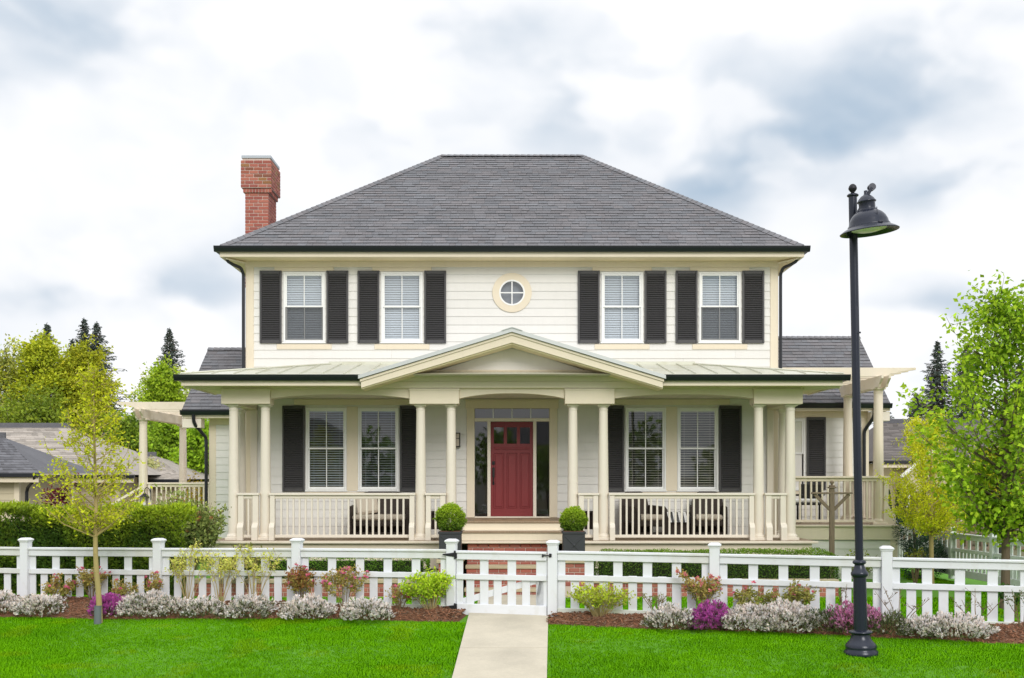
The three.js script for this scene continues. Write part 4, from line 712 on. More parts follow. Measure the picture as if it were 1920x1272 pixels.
{
  const g = thing('garden_gate', 'white slatted garden gate with diagonal brace and black hinges across the path', 'gate', [0, FB, FZ], -FA), t = RAILTOP - 0.37 - 0.012, a = -0.755, b = 0.478, m = M.fence, L = b - a, mid = (a + b) / 2, z = 0.03;
  for (const [h, d, y, zz] of [[0.032, 0.10, t - 0.016, z], [0.085, 0.036, t - 0.075, z + 0.012], [0.073, 0.036, t - 0.345, z + 0.012], [0.15, 0.036, 0.075, z + 0.012]]) part('rail', [cbox(L - 0.01, h, d, mid, y, zz)], m, g);
  const full = (x, w) => part('picket', [cbox(w, t - 0.08, 0.02, x, (t - 0.08) / 2 + 0.03, z - 0.018)], m, g), low = x => part('picket', [cbox(0.108, t - 0.36, 0.02, x, (t - 0.36) / 2 + 0.03, z - 0.018)], m, g);
  full(a + 0.045, 0.09); full(b - 0.075, 0.15); const px = x => a + (x - 300) / (940 - 300) * L;
  full(px(497), 0.116); full(px(692), 0.116); low(px(398)); low(px(592)); low(px(792)); low(px(890));
  part('diagonal_brace', [bar([a + 0.07, 0.17, z - 0.045], [b - 0.08, t - 0.36, z - 0.045], 0.085, 0.03)], m, g);
  for (const y of [t - 0.055, 0.10]) part('hinge', [extrude([[-0.17, -0.008], [0, -0.03], [0, 0.03], [-0.17, 0.008]], 0.006).translate(a - 0.008, y, z + 0.036), cbox(0.04, 0.1, 0.02, a, y, z + 0.035), new THREE.CylinderGeometry(0.01, 0.01, 0.11, 8).translate(a - 0.008, y, z + 0.05)], M.iron, g);
  part('latch', [cbox(0.12, 0.014, 0.014, b + 0.0, t - 0.045, z + 0.05), cbox(0.035, 0.05, 0.02, b + 0.05, t - 0.045, z + 0.04), cbox(0.02, 0.05, 0.02, b - 0.05, t - 0.045, z + 0.04)], M.iron, g);
}
// ---------------------------------------------------------------- street lamp
{
  const [lx, lz] = [3.876, -12.5], t = thing('street_lamp', 'tall black street lamp with bell shade on the right lawn in front of the fence', 'street lamp', [lx, groundY(lx, lz) - 0.01, lz]);
  t.rotation.z = 0.018;
  mesh('base', lathe([[0.0, 0], [0.185, 0], [0.188, 0.02], [0.186, 0.05], [0.166, 0.066], [0.168, 0.085], [0.17, 0.11], [0.155, 0.135], [0.125, 0.165], [0.107, 0.20], [0.101, 0.235], [0.104, 0.244], [0.126, 0.25], [0.128, 0.262], [0.122, 0.274], [0.09, 0.28], [0.076, 0.285]], 36), M.lamp, t);
  const g8 = new THREE.CylinderGeometry(0.070, 0.076, 0.6, 16, 1); part('lower_shaft', [g8.translate(0, 0.58, 0)], M.lamp, t);
  mesh('collar', lathe([[0.07, 0.87], [0.09, 0.885], [0.096, 0.905], [0.092, 0.925], [0.075, 0.945], [0.062, 0.975], [0.053, 1.0], [0.053, 1.012], [0.07, 1.02], [0.074, 1.034], [0.07, 1.05], [0.05, 1.06], [0.044, 1.065]], 32), M.lamp, t);
  part('pole', [new THREE.CylinderGeometry(0.0455, 0.0445, 4.06, 14).translate(0, 3.09, 0), lathe([[0.046, 5.09], [0.062, 5.10], [0.064, 5.112], [0.05, 5.125], [0, 5.13]], 20)], M.lamp, t);
  mesh('finial', lathe([[0, 5.125], [0.026, 5.13], [0.018, 5.142], [0.03, 5.152], [0.045, 5.175], [0.046, 5.192], [0.038, 5.215], [0.02, 5.233], [0, 5.238]], 20), M.iron, t);
  part('hand_hole', [cbox(0.03, 0.30, 0.004, 0.018, 3.72, 0.043, 0.001), cbox(0.04, 0.02, 0.008, 0.03, 3.58, 0.044)], M.lamp, t);
  const sx = 0.098, sz = 0.25, sh = grp('shade', t, sx, 4.655, sz); sh.scale.setScalar(0.92); sh.rotation.z = 0.085; sh.rotation.x = 0.02;
  mesh('shade_rim', lathe([[0.215, 0.045], [0.245, 0.036], [0.30, 0.012], [0.338, -0.012], [0.342, -0.004], [0.305, 0.022], [0.25, 0.05], [0.24, 0.066], [0.236, 0.07]], 44), M.lamp, sh);
  mesh('shade_dome', lathe([[0.238, 0.05], [0.243, 0.056], [0.243, 0.07], [0.232, 0.076], [0.222, 0.12], [0.198, 0.17], [0.165, 0.208], [0.125, 0.235], [0.105, 0.242], [0.108, 0.252], [0.10, 0.262], [0.094, 0.266], [0.094, 0.335], [0.108, 0.342], [0.11, 0.354], [0.1, 0.362], [0.088, 0.385], [0.062, 0.412], [0.03, 0.43], [0.022, 0.445], [0.02, 0.48], [0, 0.485]], 40), M.lamp, sh);
  mesh('lens', lathe([[0, -0.012], [0.10, -0.006], [0.19, 0.016], [0.216, 0.04]], 32), M.lens, sh); mesh('lens_ring', new THREE.TorusGeometry(0.219, 0.012, 8, 40).rotateX(Math.PI / 2).translate(0, 0.035, 0), M.lamp, sh);
  part('clasp', [cbox(0.05, 0.025, 0.02, 0.06, 0.062, 0.245), cbox(0.008, 0.17, 0.008, 0.045, 0.16, 0.2)], M.lamp, sh);
  part('bracket_arm', [bar([-0.005, 4.74, 0.06], [sx - 0.13, 4.84, sz - 0.02], 0.034, 0.045), bar([sx - 0.13, 4.83, sz - 0.02], [sx + 0.03, 5.13, sz + 0.0], 0.034, 0.045), new THREE.CylinderGeometry(0.04, 0.04, 0.06, 14).rotateX(Math.PI / 2).translate(sx + 0.035, 5.135, sz - 0.01), bar([0.005, 4.70, 0.05], [sx - 0.01, 4.90, sz - 0.06], 0.02, 0.02)], M.lamp, t);
}
{
  const t = thing('plant_hanger_post', 'weathered wooden post with braced crossarm beside the side deck', 'wooden post', [6.28, 0, -22.1]);
  part('post', [cbox(0.09, 1.98, 0.09, 0, 0.99, 0)], M.greyWood, t); part('crossarm', [cbox(0.80, 0.035, 0.09, 0, 1.885, 0.002)], M.greyWood, t);
  for (const s of [-1, 1]) part('brace', [bar([s * 0.04, 1.56, 0], [s * 0.34, 1.865, 0], 0.06, 0.04)], M.greyWood, t);
  part('post_cap', [cbox(0.14, 0.03, 0.14, 0, 1.995, 0), cbox(0.10, 0.03, 0.10, 0, 2.025, 0)], M.greyWood, t); part('finial', [lathe([[0, 2.03], [0.025, 2.04], [0.018, 2.06], [0.042, 2.085], [0.044, 2.1], [0.03, 2.125], [0, 2.135]], 14)], M.greyWood, t);
}
{
  const t = thing('lantern', 'black glass lantern hanging from an iron hook on the left deck', 'lantern', [-9.42, 1.36, -28.86]);
  part('frame', [...[-1, 1].flatMap(x => [-1, 1].map(z => cbox(0.016, 0.32, 0.016, x * 0.085, 0.16, z * 0.085))), cbox(0.2, 0.025, 0.2, 0, 0.012, 0), cbox(0.21, 0.025, 0.21, 0, 0.325, 0), new THREE.ConeGeometry(0.15, 0.12, 4).rotateY(Math.PI / 4).translate(0, 0.39, 0)], M.black, t);
  for (const s of [-1, 1]) { mesh('pane', new THREE.PlaneGeometry(0.16, 0.3), M.glass, t, 0, 0.17, s * 0.083); }
  part('candle', [new THREE.CylinderGeometry(0.03, 0.03, 0.16, 12).translate(0, 0.105, 0)], M.vinyl, t);
  part('hook', [tube([[0, 0.44, 0], [0, 0.52, 0], [0.06, 0.58, 0], [0.13, 0.52, 0], [0.16, 0.40, 0]], 0.01, 6), bar([0.16, 0.25, 0], [0.16, 0.62, 0], 0.02)], M.iron, t);
}
for (const [x, z, a, l] of [[6.15, -1.3, 0.3, 'black metal patio chair with white cushion, left one on the side deck'], [6.75, -1.5, -0.4, 'black metal patio chair with white cushion, right one on the side deck']]) {
  const t = thing('patio_chair', l, 'patio chair', H(x, 1.174, z), a, 'patio chairs on the side deck');
  part('seat', [cbox(0.52, 0.05, 0.5, 0, 0.42, 0, 0.02)], M.black, t); part('cushion', [cbox(0.48, 0.09, 0.46, 0, 0.49, 0, 0.03)], M.vinyl, t); part('backrest', [cbox(0.52, 0.42, 0.05, 0, 0.66, -0.25, 0.02)], M.black, t);
  for (const s of [-1, 1]) for (const k of [-1, 1]) part('leg', [cbox(0.04, 0.42, 0.04, s * 0.24, 0.21, k * 0.22)], M.black, t);
  for (const s of [-1, 1]) part('armrest', [cbox(0.06, 0.04, 0.5, s * 0.27, 0.62, 0, 0.015)], M.black, t);
}
// ---------------------------------------------------------------- plants
const C = {
  box0: [0.04, 0.11, 0.014], box1: [0.22, 0.42, 0.03], thuja0: [0.055, 0.12, 0.01], thuja1: [0.42, 0.54, 0.024], lime0: [0.20, 0.36, 0.014], lime1: [0.58, 0.76, 0.03],
  spring0: [0.16, 0.21, 0.012], spring1: [0.42, 0.42, 0.02], beech0: [0.07, 0.20, 0.008], beech1: [0.56, 0.78, 0.03], yellow0: [0.36, 0.40, 0.014], yellow1: [0.66, 0.64, 0.025], heath: [0.13, 0.16, 0.05], heathDark: [0.045, 0.06, 0.02],
  white: [0.80, 0.735, 0.70], magenta: [0.50, 0.085, 0.40], pinkish: [0.60, 0.22, 0.42], bronze: [0.34, 0.12, 0.04], rose: [0.72, 0.16, 0.26], olive: [0.20, 0.21, 0.05], conifer0: [0.035, 0.055, 0.045], conifer1: [0.085, 0.115, 0.09], red: [0.13, 0.012, 0.022]  // conifer tones greyed towards blue, distance haze put into the colour
};
function bedPlace(u, w) { const [x, z] = fencePoint(u, w); return [x, groundY(x, z) + 0.03, z]; }
function stemsInto(L, from, to, r0, r1, sides = 5) { const A = V3(...from), B = V3(...to), d = B.clone().sub(A), l = d.length(); if (l < 1e-4) return; const g = new THREE.CylinderGeometry(r1, r0, l, sides, 1, true); g.applyQuaternion(new THREE.Quaternion().setFromUnitVectors(V3(0, 1, 0), d.normalize())); g.translate((A.x + B.x) / 2, (A.y + B.y) / 2, (A.z + B.z) / 2); L.push(g); }
// low heath mound: upright sprigs, blossom on the outside
let plantSeed = 200;
function heath(u, w, rx, h, blossom, share, label, group) {
  seed(plantSeed++); const P = bedPlace(u, w), t = thing('heather_shrub', label, 'flowering shrub', P, rr(-0.3, 0.3), group), B = leafBuffer(), F = leafBuffer(), ph = rr(0, 50);
  rx *= 1.16; h *= 0.94; const n = Math.round(2400 * rx * Math.max(0.8, h / 0.25) / 0.3);
  for (let i = 0; i < n; i++) {
    let [x, y, z] = unit(); y = Math.abs(y); const lump = 0.55 + 0.62 * vnoise(x * 3.2 + ph, y * 3, z * 3.2 + ph) + 0.22 * vnoise(x * 8 + ph, y * 8, z * 8), k = (0.55 + 0.45 * Math.sqrt(rnd())) * lump;
    const px = x * rx * k, py = y * h * k * 1.05, pz = z * rx * 0.8 * k, o = mix3([x, y + 0.6, z], unit(), 0.45), l = Math.hypot(...o);
    const f = rnd() < 0.8 * share * clamp(vnoise(x * 7 + ph, y * 7 + 3, z * 7) * 2.2 - 0.45) * (0.45 + 0.65 * y) && k > 0.5;
    if (f) for (let q = 0; q < 3; q++) leaf(F, px + rr(-0.014, 0.014), py + rr(-0.006, 0.03), pz + rr(-0.01, 0.01), o[0] / l, o[1] / l, o[2] / l, rr(0.024, 0.045), 0.024, vary(blossom, 0.16));
    else leaf(B, px, py, pz, o[0] / l, o[1] / l, o[2] / l, rr(0.03, 0.06), 0.009, vary(rnd() < 0.5 ? C.heath : C.heathDark, 0.4));
  }
  mesh('foliage', leafGeo(B), M.needle, t); if (F.p.length) mesh('blossom', leafGeo(F), M.petal, t);
  const S = []; for (let i = 0; i < 9; i++) { const a = rr(0, 6.28), q = rr(0.2, 0.75); stemsInto(S, [0, -0.04, 0], [Math.cos(a) * rx * q, h * rr(0.4, 0.7), Math.sin(a) * rx * q * 0.8], 0.006, 0.003, 4); } mesh('stem', mergeGeometries(S.map(uvBox)), M.twig, t);
  return t;
}
// upright loose shrub of stems with leaves and flowers at the tips
function looseShrub(name, cat, label, P, { h = 0.5, r = 0.3, stems = 12, leaves = 300, size = 0.035, c0 = C.olive, c1 = C.bronze, flower = null, flowers = 0, fsize = 0.028, twigs = M.twig, low = 0.25, spread = 0.05, thick = 0.006, group, branches = 2 }) {
  seed(plantSeed++); const t = thing(name, label, cat, P, 0, group), S = [], B = leafBuffer(), F = leafBuffer(), tips = [];
  for (let i = 0; i < stems; i++) {
    const a = i / stems * 6.283 + rr(-0.4, 0.4), q = Math.sqrt(rnd()), top = [Math.cos(a) * r * q, h * rr(0.72, 1.0) * (1 - 0.25 * q * q), Math.sin(a) * r * q * 0.8], mid = [top[0] * 0.4 + rr(-0.02, 0.02), top[1] * 0.5, top[2] * 0.4 + rr(-0.02, 0.02)];
    stemsInto(S, [rr(-0.03, 0.03), -0.05, rr(-0.03, 0.03)], mid, thick, thick * 0.75); stemsInto(S, mid, top, thick * 0.75, thick * 0.35); tips.push([mid, top]);
    for (let b = 0; b < branches; b++) { const k = rr(0.2, 0.8), s = mid.map((m, j) => lerp(m, top[j], k)), e = [s[0] + rr(-1, 1) * r * 0.35, s[1] + rr(0.05, 0.2) * h, s[2] + rr(-1, 1) * r * 0.3]; stemsInto(S, s, e, thick * 0.5, thick * 0.25, 4); tips.push([s, e]); }
  }
  for (let i = 0; i < leaves; i++) {
    const [a, b] = tips[Math.floor(rnd() * tips.length)], k = Math.pow(rnd(), 0.7), p = a.map((m, j) => lerp(m, b[j], k) + rr(-spread, spread) * (j === 1 ? 0.6 : 1)); if (p[1] < h * low * 0.4) continue;
    const o = mix3([p[0], 0.25, p[2]], unit(), 0.8), l = Math.hypot(...o) || 1; leaf(B, ...p, o[0] / l, o[1] / l, o[2] / l, size * rr(0.7, 1.25), size * 0.5, vary(mix3(c0, c1, clamp(p[1] / h + rr(-0.35, 0.35))), 0.25));
  }
  for (let i = 0; i < flowers; i++) { const [a, b] = tips[Math.floor(rnd() * tips.length)], p = b.map(m => m + rr(-0.02, 0.02)); for (let q = 0; q < 6; q++) { const d = unit(); leaf(F, ...p, d[0], Math.abs(d[1]), d[2], fsize, fsize * 0.8, vary(flower, 0.25)); } }
  mesh('stem', mergeGeometries(S.map(uvBox)), twigs, t); if (B.p.length) mesh('foliage', leafGeo(B), M.leaf, t); if (F.p.length) mesh('blossom', leafGeo(F), M.petal, t);
  return t;
}
const WH = 'white heathers along the front of the fence', w2 = C.white;
// left bed
heath(-7.15, 0.79, 0.34, 0.24, w2, 0.9, 'white heather mound at the left end of the flower bed', WH);
heath(-6.50, 0.83, 0.33, 0.24, w2, 0.9, 'white heather mound second from the left end of the bed, left of the young tree', WH);
heath(-5.47, 0.72, 0.25, 0.24, C.magenta, 1.6, 'magenta heather mound right behind the foot of the young tree');
heath(-4.98, 0.69, 0.34, 0.27, w2, 0.9, 'white heather mound directly right of the magenta one on the left', WH);
heath(-4.55, 0.65, 0.26, 0.22, w2, 0.55, 'greenish heather with few white blossoms under the twiggy shrubs, left one', WH);
heath(-4.12, 0.63, 0.30, 0.22, w2, 0.6, 'greenish heather with few white blossoms under the twiggy shrubs, right one', WH);
heath(-3.48, 0.59, 0.34, 0.26, w2, 0.65, 'grey green heather with white blossoms between twiggy shrub and pink roses', WH);
heath(-2.68, 0.55, 0.32, 0.26, w2, 0.95, 'dense white heather mound below the pink flowering roses', WH);
heath(-1.82, 0.55, 0.29, 0.24, w2, 0.9, 'lone white heather mound in the mulch left of the lime green shrub', WH);
// right bed
heath(2.14, 0.50, 0.30, 0.24, w2, 0.6, 'dark green heather with sparse white blossoms, first right of the gate', WH);
heath(2.60, 0.46, 0.25, 0.29, C.magenta, 1.5, 'magenta heather mound left of the large white heathers right of the gate');
heath(3.05, 0.44, 0.33, 0.30, w2, 1.0, 'large white heather touching the magenta mound right of the gate', WH);
heath(3.52, 0.44, 0.33, 0.31, w2, 1.05, 'large white heather in the middle of the right bed, left of the brown heather', WH);
heath(3.97, 0.42, 0.27, 0.26, C.white, 0.04, 'brownish green heather without blossom left of the street lamp');
heath(4.32, 0.42, 0.28, 0.31, C.pinkish, 1.0, 'pink heather mound behind the base of the street lamp');
heath(4.70, 0.48, 0.30, 0.24, C.white, 0.03, 'brownish green heather without blossom right of the street lamp');
heath(5.02, 0.54, 0.24, 0.21, w2, 0.7, 'small white heather right of the street lamp', WH);
heath(5.42, 0.52, 0.36, 0.24, w2, 0.95, 'wide white heather last in the row on the right', WH);
const pink = { c0: [0.28, 0.33, 0.06], c1: [0.48, 0.34, 0.10], size: 0.046, fsize: 0.036, flower: C.rose, flowers: 16, low: 0.3 };
looseShrub('rose_bush', 'flowering shrub', 'bushy rose with pink buds left of the young tree, second fence bay', bedPlace(-6.62, 0.2), { ...pink, h: 0.42, r: 0.26, leaves: 756 });
looseShrub('rose_bush', 'flowering shrub', 'tall reddish rose in front of the fence just left of the young tree', bedPlace(-6.12, 0.16), { ...pink, h: 0.62, r: 0.24, leaves: 756, flowers: 12 });
looseShrub('rose_bush', 'flowering shrub', 'thin rose directly behind the young tree trunk', bedPlace(-5.6, 0.2), { ...pink, h: 0.40, r: 0.22, leaves: 360, flowers: 3 });
looseShrub('rose_bush', 'flowering shrub', 'small rose with coral buds between magenta heather and fence post', bedPlace(-5.12, 0.18), { ...pink, h: 0.48, r: 0.16, leaves: 324, flowers: 12 });
looseShrub('rose_bush', 'flowering shrub', 'bronze leaved rose at the fence post right of the twiggy shrubs', bedPlace(-2.93, 0.18), { ...pink, h: 0.66, r: 0.24, leaves: 1116, flowers: 18, c1: [0.36, 0.14, 0.05] });
looseShrub('rose_bush', 'flowering shrub', 'pink flowering rose in front of the second fence bay left of the gate', bedPlace(-2.28, 0.18), { ...pink, h: 0.68, r: 0.33, leaves: 864, flowers: 34, flower: [0.74, 0.20, 0.36] });
looseShrub('rose_bush', 'flowering shrub', 'sparse rose left of the lime green shrub beside the gate', bedPlace(-1.5, 0.16), { ...pink, h: 0.42, r: 0.2, leaves: 288, flowers: 10 });
looseShrub('rose_bush', 'flowering shrub', 'pink and coral rose at the fence post right of the gate above the magenta heather', bedPlace(2.5, 0.16), { ...pink, h: 0.68, r: 0.36, leaves: 1116, flowers: 46, flower: [0.70, 0.22, 0.24] });
looseShrub('rose_bush', 'flowering shrub', 'yellowish green rose behind the large white heather', bedPlace(3.08, 0.16), { ...pink, h: 0.50, r: 0.30, leaves: 864, flowers: 3, c1: [0.34, 0.30, 0.07] });
looseShrub('rose_bush', 'flowering shrub', 'yellowish green rose left of the brown heather near the lamp', bedPlace(3.62, 0.16), { ...pink, h: 0.56, r: 0.28, leaves: 828, flowers: 4, c1: [0.36, 0.32, 0.08] });
const bare = { leaves: 40, size: 0.03, c0: [0.12, 0.10, 0.06], c1: [0.16, 0.09, 0.06], stems: 5, thick: 0.007, branches: 3, spread: 0.02 };
looseShrub('bare_rose', 'rose cane', 'bare pruned rose canes right of the street lamp', bedPlace(4.82, 0.24), { ...bare, h: 0.58, r: 0.36 });
looseShrub('bare_rose', 'rose cane', 'bare pruned rose canes in the mulch right of the last white heather', bedPlace(5.68, 0.3), { ...bare, h: 0.62, r: 0.32 });
looseShrub('bare_rose', 'rose cane', 'bare rose canes with a few green leaves at the right picture edge', bedPlace(6.2, 0.3), { ...bare, h: 0.60, r: 0.32, leaves: 160, c1: [0.10, 0.2, 0.03] });
looseShrub('bare_rose', 'rose cane', 'thin bare rose cane rising left of the street lamp shaft', bedPlace(4.18, 0.16), { ...bare, h: 0.62, r: 0.12, stems: 3 });
looseShrub('bare_rose', 'rose cane', 'wispy twiggy shrub between lime green shrub and heathers right of the gate', bedPlace(1.92, 0.18), { ...bare, h: 0.42, r: 0.28, stems: 8, leaves: 130, c0: [0.2, 0.25, 0.06], c1: [0.26, 0.26, 0.07] });
looseShrub('lime_shrub', 'shrub', 'lime green leafy shrub left of the garden gate', bedPlace(-1.06, 0.2), { h: 0.62, r: 0.38, stems: 34, leaves: 2100, size: 0.052, c0: C.lime0, c1: C.lime1, low: 0.05, spread: 0.045, twigs: M.twigPale });
looseShrub('lime_shrub', 'shrub', 'lime green shrub with straw coloured stems right of the garden gate', bedPlace(1.2, 0.22), { h: 0.50, r: 0.46, stems: 46, leaves: 1500, size: 0.045, c0: [0.22, 0.26, 0.03], c1: [0.58, 0.70, 0.04], low: 0.3, spread: 0.045, twigs: M.twigPale });
[[-4.62, 'left', 0.95, 0.42], [-4.12, 'middle', 0.92, 0.36], [-3.62, 'right', 0.98, 0.44]].forEach(([u, s, h, r]) => looseShrub('twiggy_shrub', 'shrub', `thin twigged shrub with pale young leaves before the fence, ${s} of three`, bedPlace(u, 0.14), { h, r, stems: 11, leaves: 620, size: 0.042, c0: [0.55, 0.58, 0.10], c1: [0.72, 0.72, 0.16], branches: 4, low: 0.5, spread: 0.03, thick: 0.006, twigs: M.twigPale }));
// clipped hedges behind the fence
function hedge(name, label, cat, x0, x1, z, d, y0, y1, c0, c1, n, size, rough = 0.05, group) {
  seed(plantSeed++); const cx = (x0 + x1) / 2, t = thing(name, label, cat, [cx, y0, z], 0, group), B = leafBuffer(), L = x1 - x0, Hh = y1 - y0;
  for (let i = 0; i < n; i++) {
    const f = rnd(); let x, y, zz, o; const wob = (a, b) => rough * (vnoise(a * 2.5 + 7, b * 2.5, plantSeed) - 0.5) * 2;
    if (f < 0.55) { x = rr(-L / 2, L / 2); y = rr(0, Hh); zz = d / 2 * (1 - 0.25 * rnd()) + wob(x + cx, y); o = [0, 0.25, 1]; } else if (f < 0.88) { x = rr(-L / 2, L / 2); zz = rr(-d / 2, d / 2); y = Hh * (1 - 0.1 * rnd()) + wob(x + cx, zz + 3); o = [0, 1, 0.15]; } else { const s = rnd() < 0.5 ? -1 : 1; x = s * L / 2 + wob(s, rnd()) * 0.6; y = rr(0, Hh); zz = rr(-d / 2, d / 2); o = [s, 0.2, 0]; }
    const edge = Math.min(1, (L / 2 - Math.abs(x)) / 0.18); if (edge < 1 && y > Hh - 0.1 * (1 - edge)) y -= 0.1 * (1 - edge);
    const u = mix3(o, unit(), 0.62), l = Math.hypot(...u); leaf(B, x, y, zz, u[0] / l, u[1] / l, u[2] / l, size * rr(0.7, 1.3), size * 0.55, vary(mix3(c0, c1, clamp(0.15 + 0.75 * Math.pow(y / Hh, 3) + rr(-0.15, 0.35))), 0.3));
  }
  mesh('foliage', leafGeo(B), M.leaf, t);
  part('dark_core', [box(L - 0.2, Hh - 0.16, d * 0.5, 0, Hh / 2 - 0.06, -0.03)], mat(0.018, 0.028, 0.008, 1), t);  // near-black box added inside for the shade between the leaves
  const S = []; for (let x = -L / 2 + 0.2; x < L / 2; x += 0.45) stemsInto(S, [x, -0.05, 0], [x + rr(-0.05, 0.05), Hh * 0.6, 0], 0.02, 0.012); mesh('stem', mergeGeometries(S.map(uvBox)), M.twig, t);
}
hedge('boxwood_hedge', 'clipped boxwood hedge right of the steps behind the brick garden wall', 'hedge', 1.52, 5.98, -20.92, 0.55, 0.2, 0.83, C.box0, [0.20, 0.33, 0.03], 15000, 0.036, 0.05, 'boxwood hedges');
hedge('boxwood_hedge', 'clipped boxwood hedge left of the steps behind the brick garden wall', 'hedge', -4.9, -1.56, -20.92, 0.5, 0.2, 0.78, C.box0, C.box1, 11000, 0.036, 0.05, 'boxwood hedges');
function thuja(label, X, z, rx, rz, h) {                 // a row of feathery columns grown together
  seed(plantSeed++); const t = thing('thuja_hedge', label, 'hedge', [X, 0, z], 0, 'thuja hedge sections on the left'), B = leafBuffer(), ph = rr(0, 90);
  const n = Math.round(15000 * rx);
  for (let i = 0; i < n; i++) {
    const f = rnd(), q = Math.sqrt(rnd()); let x, y, zz; const a = rr(-1, 1);
    if (f < 0.72) { x = a * rx; y = rr(0, h); zz = rz * (0.8 + 0.2 * q); } else { x = a * rx; y = h * rr(0.93, 1); zz = rr(-rz, rz); }
    const round = Math.sqrt(Math.max(0, 1 - Math.pow(Math.abs(x / rx), 12))); zz *= 0.75 + 0.25 * round; const top = h * (0.88 + 0.12 * round); if (y > top) y = top * rr(0.9, 1);
    const lump = vnoise(x * 5 + ph, y * 3.2, 4) - 0.5; zz += lump * 0.16; y += (f >= 0.72 ? (vnoise(x * 6 + ph, 9) - 0.5) * 0.10 : 0);
    const o = mix3([0, 0.9, 0.35], unit(), 0.5), l = Math.hypot(...o); leaf(B, x, y, zz, o[0] / l, o[1] / l, o[2] / l, rr(0.05, 0.10), 0.034, vary(mix3(C.thuja0, C.thuja1, clamp(0.02 + 0.75 * Math.pow(y / h, 7) + lump * 0.6 + rr(-0.1, 0.22))), 0.28), 0.1);  // leaves paler towards the top, the lit edge painted into their colour
  }
  mesh('foliage', leafGeo(B), M.leaf, t); part('dark_core', [box(rx * (X > -5.7 ? 0.85 : 1.75), h * 0.86, rz * 1.0, 0, h * 0.43, 0)], mat(0.015, 0.022, 0.006, 1), t);  // dark box added within, standing for the shaded inside of the hedge
  const S = []; for (let x = -rx + 0.15; x < rx; x += 0.3) stemsInto(S, [x, -0.05, 0], [x, h * 0.5, 0], 0.025, 0.015); mesh('trunk', mergeGeometries(S.map(uvBox)), M.bark, t);
}
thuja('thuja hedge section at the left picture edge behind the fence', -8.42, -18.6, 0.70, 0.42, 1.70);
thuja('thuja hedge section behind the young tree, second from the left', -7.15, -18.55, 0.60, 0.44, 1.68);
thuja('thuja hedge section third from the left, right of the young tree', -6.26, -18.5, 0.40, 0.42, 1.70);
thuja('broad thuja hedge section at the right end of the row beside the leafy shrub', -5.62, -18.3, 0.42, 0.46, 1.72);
looseShrub('leafy_shrub', 'shrub', 'loose evergreen shrub with bronze young shoots at the left corner of the porch', [-5.92, 0.02, -20.5], { h: 2.05, r: 0.72, stems: 46, leaves: 6500, size: 0.085, c0: [0.10, 0.16, 0.04], c1: [0.38, 0.44, 0.12], flower: [0.42, 0.20, 0.07], flowers: 26, fsize: 0.06, low: 0.02, spread: 0.13, branches: 3, thick: 0.009 });
looseShrub('leafy_shrub', 'shrub', 'low bushy evergreen in front of the left porch columns behind the fence', [-4.85, 0.1, -20.1], { h: 0.95, r: 0.5, stems: 24, leaves: 1500, size: 0.07, c0: [0.06, 0.09, 0.02], c1: [0.22, 0.23, 0.04], low: 0.02, spread: 0.1, branches: 3 });
looseShrub('leafy_shrub', 'shrub', 'small light green shrub at the right end of the boxwood hedge behind the lamp', [6.65, 0.02, -21.6], { h: 0.85, r: 0.42, stems: 20, leaves: 420, size: 0.06, c0: [0.10, 0.17, 0.02], c1: [0.30, 0.36, 0.04], low: 0.1, spread: 0.08 });
looseShrub('leafy_shrub', 'shrub', 'thin yellow green shrub at the corner of the side deck', [8.1, 0.02, -22.6], { h: 0.92, r: 0.25, stems: 12, leaves: 260, size: 0.06, c0: [0.14, 0.2, 0.02], c1: [0.36, 0.38, 0.04], low: 0.1, spread: 0.06 });
looseShrub('leafy_shrub', 'shrub', 'dark green low plant behind the right picket fence at the picture edge', [7.25, 0.2, -16.3], { h: 0.5, r: 0.3, stems: 14, leaves: 500, size: 0.07, c0: [0.03, 0.08, 0.015], c1: [0.07, 0.17, 0.03], low: 0.02 });
{ // blue green dwarf conifer by the deck
  seed(plantSeed++); const t = thing('dwarf_conifer', 'dark blue green dwarf conifer at the right corner of the side deck', 'conifer', [8.72, 0, -24.2]), B = leafBuffer();
  for (const [cx, cy, cz, r, n] of [[-0.1, 1.05, 0, 0.42, 2300], [0.12, 0.62, 0.1, 0.40, 2200], [-0.05, 0.35, 0.1, 0.36, 1500], [0.3, 0.40, 0.15, 0.30, 1200]]) for (let i = 0; i < n; i++) { const [x, y, z] = unit(), k = r * (0.65 + 0.35 * rnd()) * (0.8 + 0.4 * vnoise(x * 4, y * 4, z * 4 + cy * 9)), o = mix3([x, y + 0.3, z], unit(), 0.4), l = Math.hypot(...o); leaf(B, cx + x * k, cy + y * k, cz + z * k, o[0] / l, o[1] / l, o[2] / l, rr(0.05, 0.09), 0.016, vary(mix3([0.022, 0.05, 0.03], [0.055, 0.12, 0.055], clamp(0.4 + y * 0.5 + rr(-0.2, 0.2))), 0.3)); }
  mesh('crown', leafGeo(B), M.needle, t); const S = []; stemsInto(S, [0, -0.05, 0], [-0.1, 1.2, 0], 0.05, 0.02); stemsInto(S, [0, 0.2, 0], [0.3, 0.4, 0.15], 0.03, 0.015); mesh('trunk', mergeGeometries(S.map(uvBox)), M.bark, t);
}
